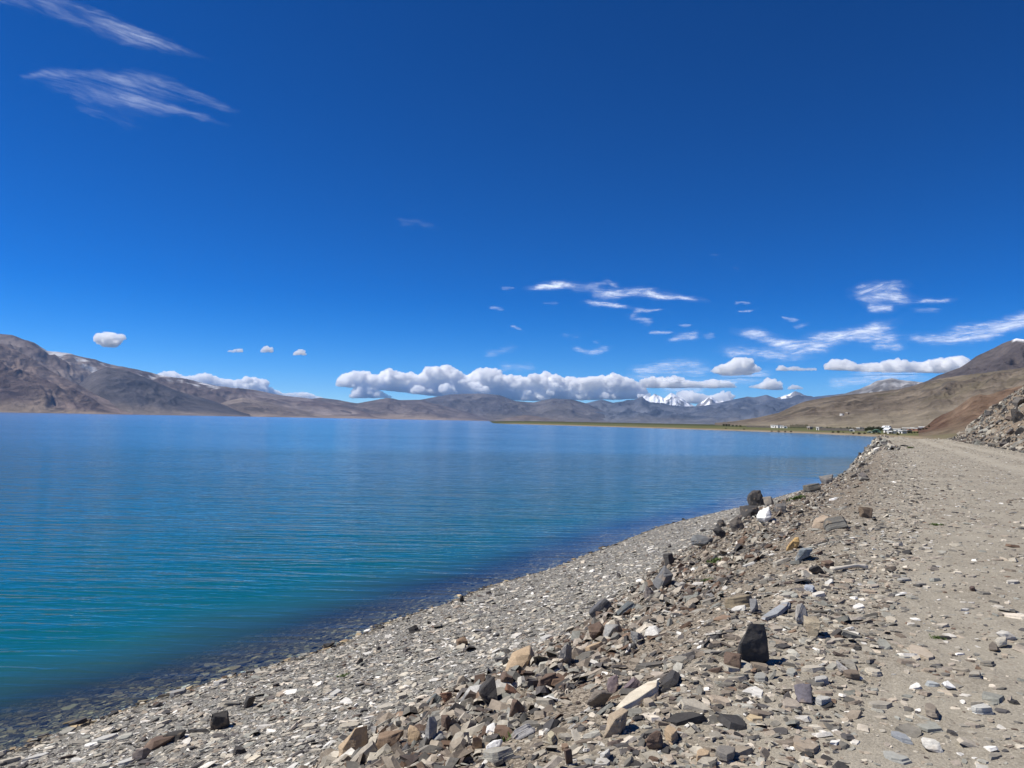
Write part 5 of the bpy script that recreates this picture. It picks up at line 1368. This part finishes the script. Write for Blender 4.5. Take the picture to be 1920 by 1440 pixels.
def cirrus(strokes, zc, label, seed, streak, step=3.0, gain=1.25):
    """a thin veil at height zc. strokes: polyline pixels, half width, opacity"""
    n = NT('cirrus')
    a = n.attr('veil').outputs['Fac']; p = n.pos()
    fib = n.noise(n.mapping(p, (1 / 1500, 1 / 4200, 1e-4)), 1.0, 7, 0.65, 0.6)
    al = n.math('MULTIPLY', a, n.mr(fib, 0.34, 0.68, 0.1, 1.3), True)
    t = n.n('ShaderNodeBsdfTranslucent'); t.inputs['Color'].default_value = (0.86, 0.92, 1.0, 1)
    d = n.n('ShaderNodeBsdfDiffuse'); d.inputs['Color'].default_value = (0.86, 0.92, 1.0, 1)
    m0 = n.n('ShaderNodeMixShader'); m0.inputs[0].default_value = 0.75; n.l(d.outputs[0], m0.inputs[1]); n.l(t.outputs[0], m0.inputs[2])
    tr = n.n('ShaderNodeBsdfTransparent')
    m = n.n('ShaderNodeMixShader'); n.l(al, m.inputs[0]); n.l(tr.outputs[0], m.inputs[1]); n.l(m0.outputs[0], m.inputs[2])
    mat = n.done(m.outputs[0])
    P = np.concatenate([np.array(s[0], float) for s in strokes]); wmax = max(s[1] if not isinstance(s[1], tuple) else max(s[1]) for s in strokes)
    x0, y0 = P.min(0) - 2.6 * wmax; x1, y1 = P.max(0) + 2.6 * wmax
    gx, gy = np.meshgrid(np.arange(x0, x1, step), np.arange(y0, y1, step * 0.7))
    ang, sx, sy = streak
    ca, sa = math.cos(ang), math.sin(ang)
    u, v = gx * ca + gy * sa, -gx * sa + gy * ca
    wx = gx + 14 * fbm2(gx / 46, gy / 14, 5, seed + 3, 0.6); wy = gy + 6 * fbm2(gx / 46, gy / 14, 5, seed + 4, 0.6)
    mask = np.zeros_like(gx)
    for st in strokes:
        pl, w, op = np.array(st[0], float), st[1], st[2]
        w0, w1 = w if isinstance(w, tuple) else (w, w)
        best = np.full(gx.shape, 0.0); L = np.r_[0, np.cumsum(np.hypot(*np.diff(pl, axis=0).T))]
        for i in range(len(pl) - 1):
            a_, b_ = pl[i], pl[i + 1]; ab = b_ - a_; l2 = (ab ** 2).sum()
            t_ = np.clip(((wx - a_[0]) * ab[0] + (wy - a_[1]) * ab[1]) / l2, 0, 1)
            dd = np.hypot(wx - a_[0] - t_ * ab[0], (wy - a_[1] - t_ * ab[1]))
            ww = w0 + (w1 - w0) * (L[i] + t_ * (L[i + 1] - L[i])) / L[-1]
            tt = (L[i] + t_ * (L[i + 1] - L[i])) / L[-1]
            best = np.maximum(best, np.exp(-(dd / ww) ** 2) * (0.12 + 0.88 * sstep(0, 0.18, tt) * sstep(1.0, 0.72, tt)))
        mask = 1 - (1 - mask) * (1 - op * best)
    fibre = np.clip(0.5 + 0.75 * fbm2(u / sx, v / sy, 6, seed, 0.62) + 0.35 * fbm2(u / sx / 3, v / sy / 3, 3, seed + 50), 0, 1)
    ero = np.clip(mask * 1.3 - 0.55 * (1 - fibre) - 0.04, 0, 1)
    veil = np.clip((0.40 * mask * fibre + 0.62 * ero * (0.5 + 0.6 * fibre)) * gain, 0, 0.95)
    veil[veil < 0.012] = 0
    X, Y = at_z(gx, gy, zc)
    V = np.stack([X, Y, np.full_like(X, zc) + 60 * fbm2(gx / 60, gy / 30, 3, seed + 7)], -1).reshape(-1, 3)
    Q = grid_quads(*gx.shape); vf = veil.ravel(); Q = Q[vf[Q].max(1) > 0]
    use = np.unique(Q); re = np.full(len(V), -1); re[use] = np.arange(len(use))
    o = quad_mesh('cloud', V[use], re[Q], mat, True)
    add_attr(o, 'veil', vf[use])
    return tag(o, label, 'cloud')

def build_cirrus():
    cirrus([([(-60, -40), (20, -12), (120, 16), (220, 52), (300, 82), (400, 112)], (26, 7), 0.62), ([(60, 5), (200, 62), (300, 98)], 9, 0.35)], 8000, 'feathery cirrus streak sloping down across the top of the sky', 1, (0.36, 70, 4.5), 2.2, gain=0.50)
    cirrus([([(28, 148), (90, 136), (180, 140), (260, 158)], (8, 10), 0.60), ([(60, 146), (170, 175), (330, 205), (450, 240)], (16, 5), 0.5), ([(200, 140), (320, 160), (400, 195), (470, 218)], (22, 5), 0.4), ([(120, 160), (260, 185), (360, 200)], 30, 0.28), ([(130, 195), (200, 215), (285, 248)], 12, 0.22)],
           8000, 'broad wispy cirrus fan below the sloping streak', 2, (0.30, 70, 4.5), 2.2, gain=0.46)
    lo = (0.06, 30, 3.0)
    cirrus([([(985, 541), (1060, 534), (1110, 541), (1145, 562)], (4, 9), 0.9), ([(1110, 538), (1140, 528), (1160, 540)], 5, 0.35), ([(1120, 553), (1200, 546), (1250, 555), (1330, 565)], (9, 4), 0.9), ([(1090, 566), (1140, 572), (1185, 577)], (5, 3), 0.8)], 4200, 'stretched white wisp with two trailing arms', 3, lo, 2.5)
    cirrus([([(1180, 587), (1200, 582), (1250, 580)], (5, 2), 0.8), ([(1182, 590), (1205, 600), (1225, 606)], 5, 0.6)], 4200, 'hook-shaped small wisp under the two trailing arms', 4, lo, 2.0, gain=0.8)
    cirrus([([(938, 543), (965, 540)], 2.0, 0.45)], 4200, 'faint dash of cloud just ahead of the stretched wisp', 5, lo, 2.0, gain=0.8)
    cirrus([([(1010, 568), (1050, 568)], 3, 0.4)], 4200, 'soft oval dash of cloud under the stretched wisp', 25, lo, 2.0, gain=0.8)
    cirrus([([(915, 575), (950, 581)], 2.4, 0.5)], 4200, 'upper of two thin slanting cloud dashes', 6, lo, 2.0, gain=0.8)
    cirrus([([(955, 611), (982, 619)], 2.4, 0.42)], 4200, 'lower of two thin slanting cloud dashes', 26, lo, 2.0, gain=0.8)
    cirrus([([(1050, 627), (1090, 632)], 4, 0.4), ([(1070, 653), (1105, 662), (1150, 650)], (4, 5), 0.75), ([(1110, 640), (1130, 643)], 2.5, 0.4)], 4000, 'small curved wisp over the long cumulus bank', 7, lo, 2.0, gain=0.8)
    cirrus([([(1208, 624), (1262, 623)], 2.6, 0.85)], 4000, 'thin straight cloud dash above a ragged wisp', 8, lo, 1.6, gain=0.8)
    cirrus([([(1270, 609), (1296, 611)], 2.4, 0.95)], 4000, 'short bright lens-shaped cloud', 9, lo, 1.4, gain=0.8)
    cirrus([([(1250, 637), (1300, 630), (1318, 626)], (4, 8), 0.85), ([(1318, 634), (1342, 626)], 4, 0.6)], 4000, 'ragged bright wisp with an upswept tip', 10, lo, 2.0, gain=0.8)
    cirrus([([(1598, 546), (1640, 540), (1705, 535)], 8, 0.95), ([(1600, 556), (1660, 556), (1715, 562)], 10, 0.95), ([(1625, 576), (1680, 578)], 7, 0.9), ([(1718, 563), (1795, 563)], 4, 0.85), ([(1705, 581), (1765, 584)], 3.5, 0.5)], 4200, 'bright streaky cloud patch with a tail toward the mountain', 11, lo, 2.5)
    cirrus([([(1374, 569), (1410, 569)], 2.0, 0.7)], 4200, 'upper of two short parallel white cloud dashes', 12, lo, 1.5, gain=0.8)
    cirrus([([(1385, 584), (1415, 582)], 1.8, 0.7)], 4200, 'lower of two short parallel white cloud dashes', 27, lo, 1.5, gain=0.8)
    cirrus([([(1465, 596), (1502, 601)], 3.2, 0.85)], 4200, 'bright short cloud dash above the wide wispy band', 13, lo, 1.6, gain=0.8)
    cirrus([([(1488, 613), (1522, 607)], 3, 0.6)], 4200, 'dimmer short cloud dash touching the wide wispy band', 28, lo, 1.6, gain=0.8)
    cirrus([([(1328, 478), (1356, 478)], 1.8, 0.16)], 5000, 'upper of two very faint cloud specks high over the wisps', 14, lo, 1.6, gain=0.8)
    cirrus([([(1370, 502), (1390, 504)], 1.8, 0.14)], 5000, 'lower of two very faint cloud specks high over the wisps', 29, lo, 1.6, gain=0.8)
    cirrus([([(1378, 622), (1420, 627), (1455, 642), (1500, 654), (1545, 650), (1580, 636)], (9, 12), 0.9), ([(1510, 631), (1570, 632), (1620, 624), (1685, 604)], (8, 12), 0.9), ([(1600, 632), (1690, 633)], 10, 0.85), ([(1690, 634), (1780, 637), (1850, 626), (1930, 596), (2000, 585)], (9, 13), 0.85), ([(1770, 622), (1860, 612), (1960, 606)], 9, 0.7), ([(1630, 648), (1700, 652)], 7, 0.6), ([(1345, 655), (1440, 664), (1520, 668)], 12, 0.6)],
           4000, 'wide wispy cloud band trailing across to the right-hand mountain', 15, lo, 3.0)
    cirrus([([(1540, 722), (1620, 712), (1720, 700)], 12, 0.85), ([(1600, 700), (1760, 708)], 9, 0.7)], 3200, 'pale veil under the flat-based cumulus', 16, lo, 3.0, gain=0.7)
    cirrus([([(1170, 705), (1230, 692), (1290, 688), (1350, 700)], 14, 0.8), ([(1330, 725), (1400, 708), (1460, 700)], 11, 0.75), ([(1230, 722), (1330, 730)], 17, 0.8)], 3300, 'pale veil of cloud around the snow peaks', 17, lo, 3.0, gain=0.85)
    cirrus([([(905, 668), (935, 658), (975, 650)], 7, 0.6), ([(930, 690), (1010, 688)], 8, 0.6)], 3600, 'faint smear of cloud above the long cumulus bank', 18, lo, 3.0, gain=0.5)
    cirrus([([(740, 415), (790, 418), (835, 432)], 9, 0.42)], 6000, 'very faint cloud smear alone in the blue', 19, lo, 3.0, gain=0.25)
build_cirrus()

# ------------------------------------------------------------------ air
def build_haze():
    n = NT('haze')
    v = n.n('ShaderNodeVolumePrincipled')
    v.inputs['Color'].default_value = (0.30, 0.55, 1.0, 1)
    v.inputs['Density'].default_value = 1.7e-5
    v.inputs['Anisotropy'].default_value = 0.1
    n.l(v.outputs[0], n.out.inputs['Volume'])
    x0, x1, y0, y1, z0, z1 = -25000, 25000, -9000, 27500, -7.2, 1180
    vt = [(x0, y0, z0), (x1, y0, z0), (x1, y1, z0), (x0, y1, z0), (x0, y0, z1), (x1, y0, z1), (x1, y1, z1), (x0, y1, z1)]
    o = mesh_obj('haze', vt, [(0, 3, 2, 1), (4, 5, 6, 7), (0, 1, 5, 4), (1, 2, 6, 5), (2, 3, 7, 6), (3, 0, 4, 7)], n.m)
    stuff(o)
build_haze()
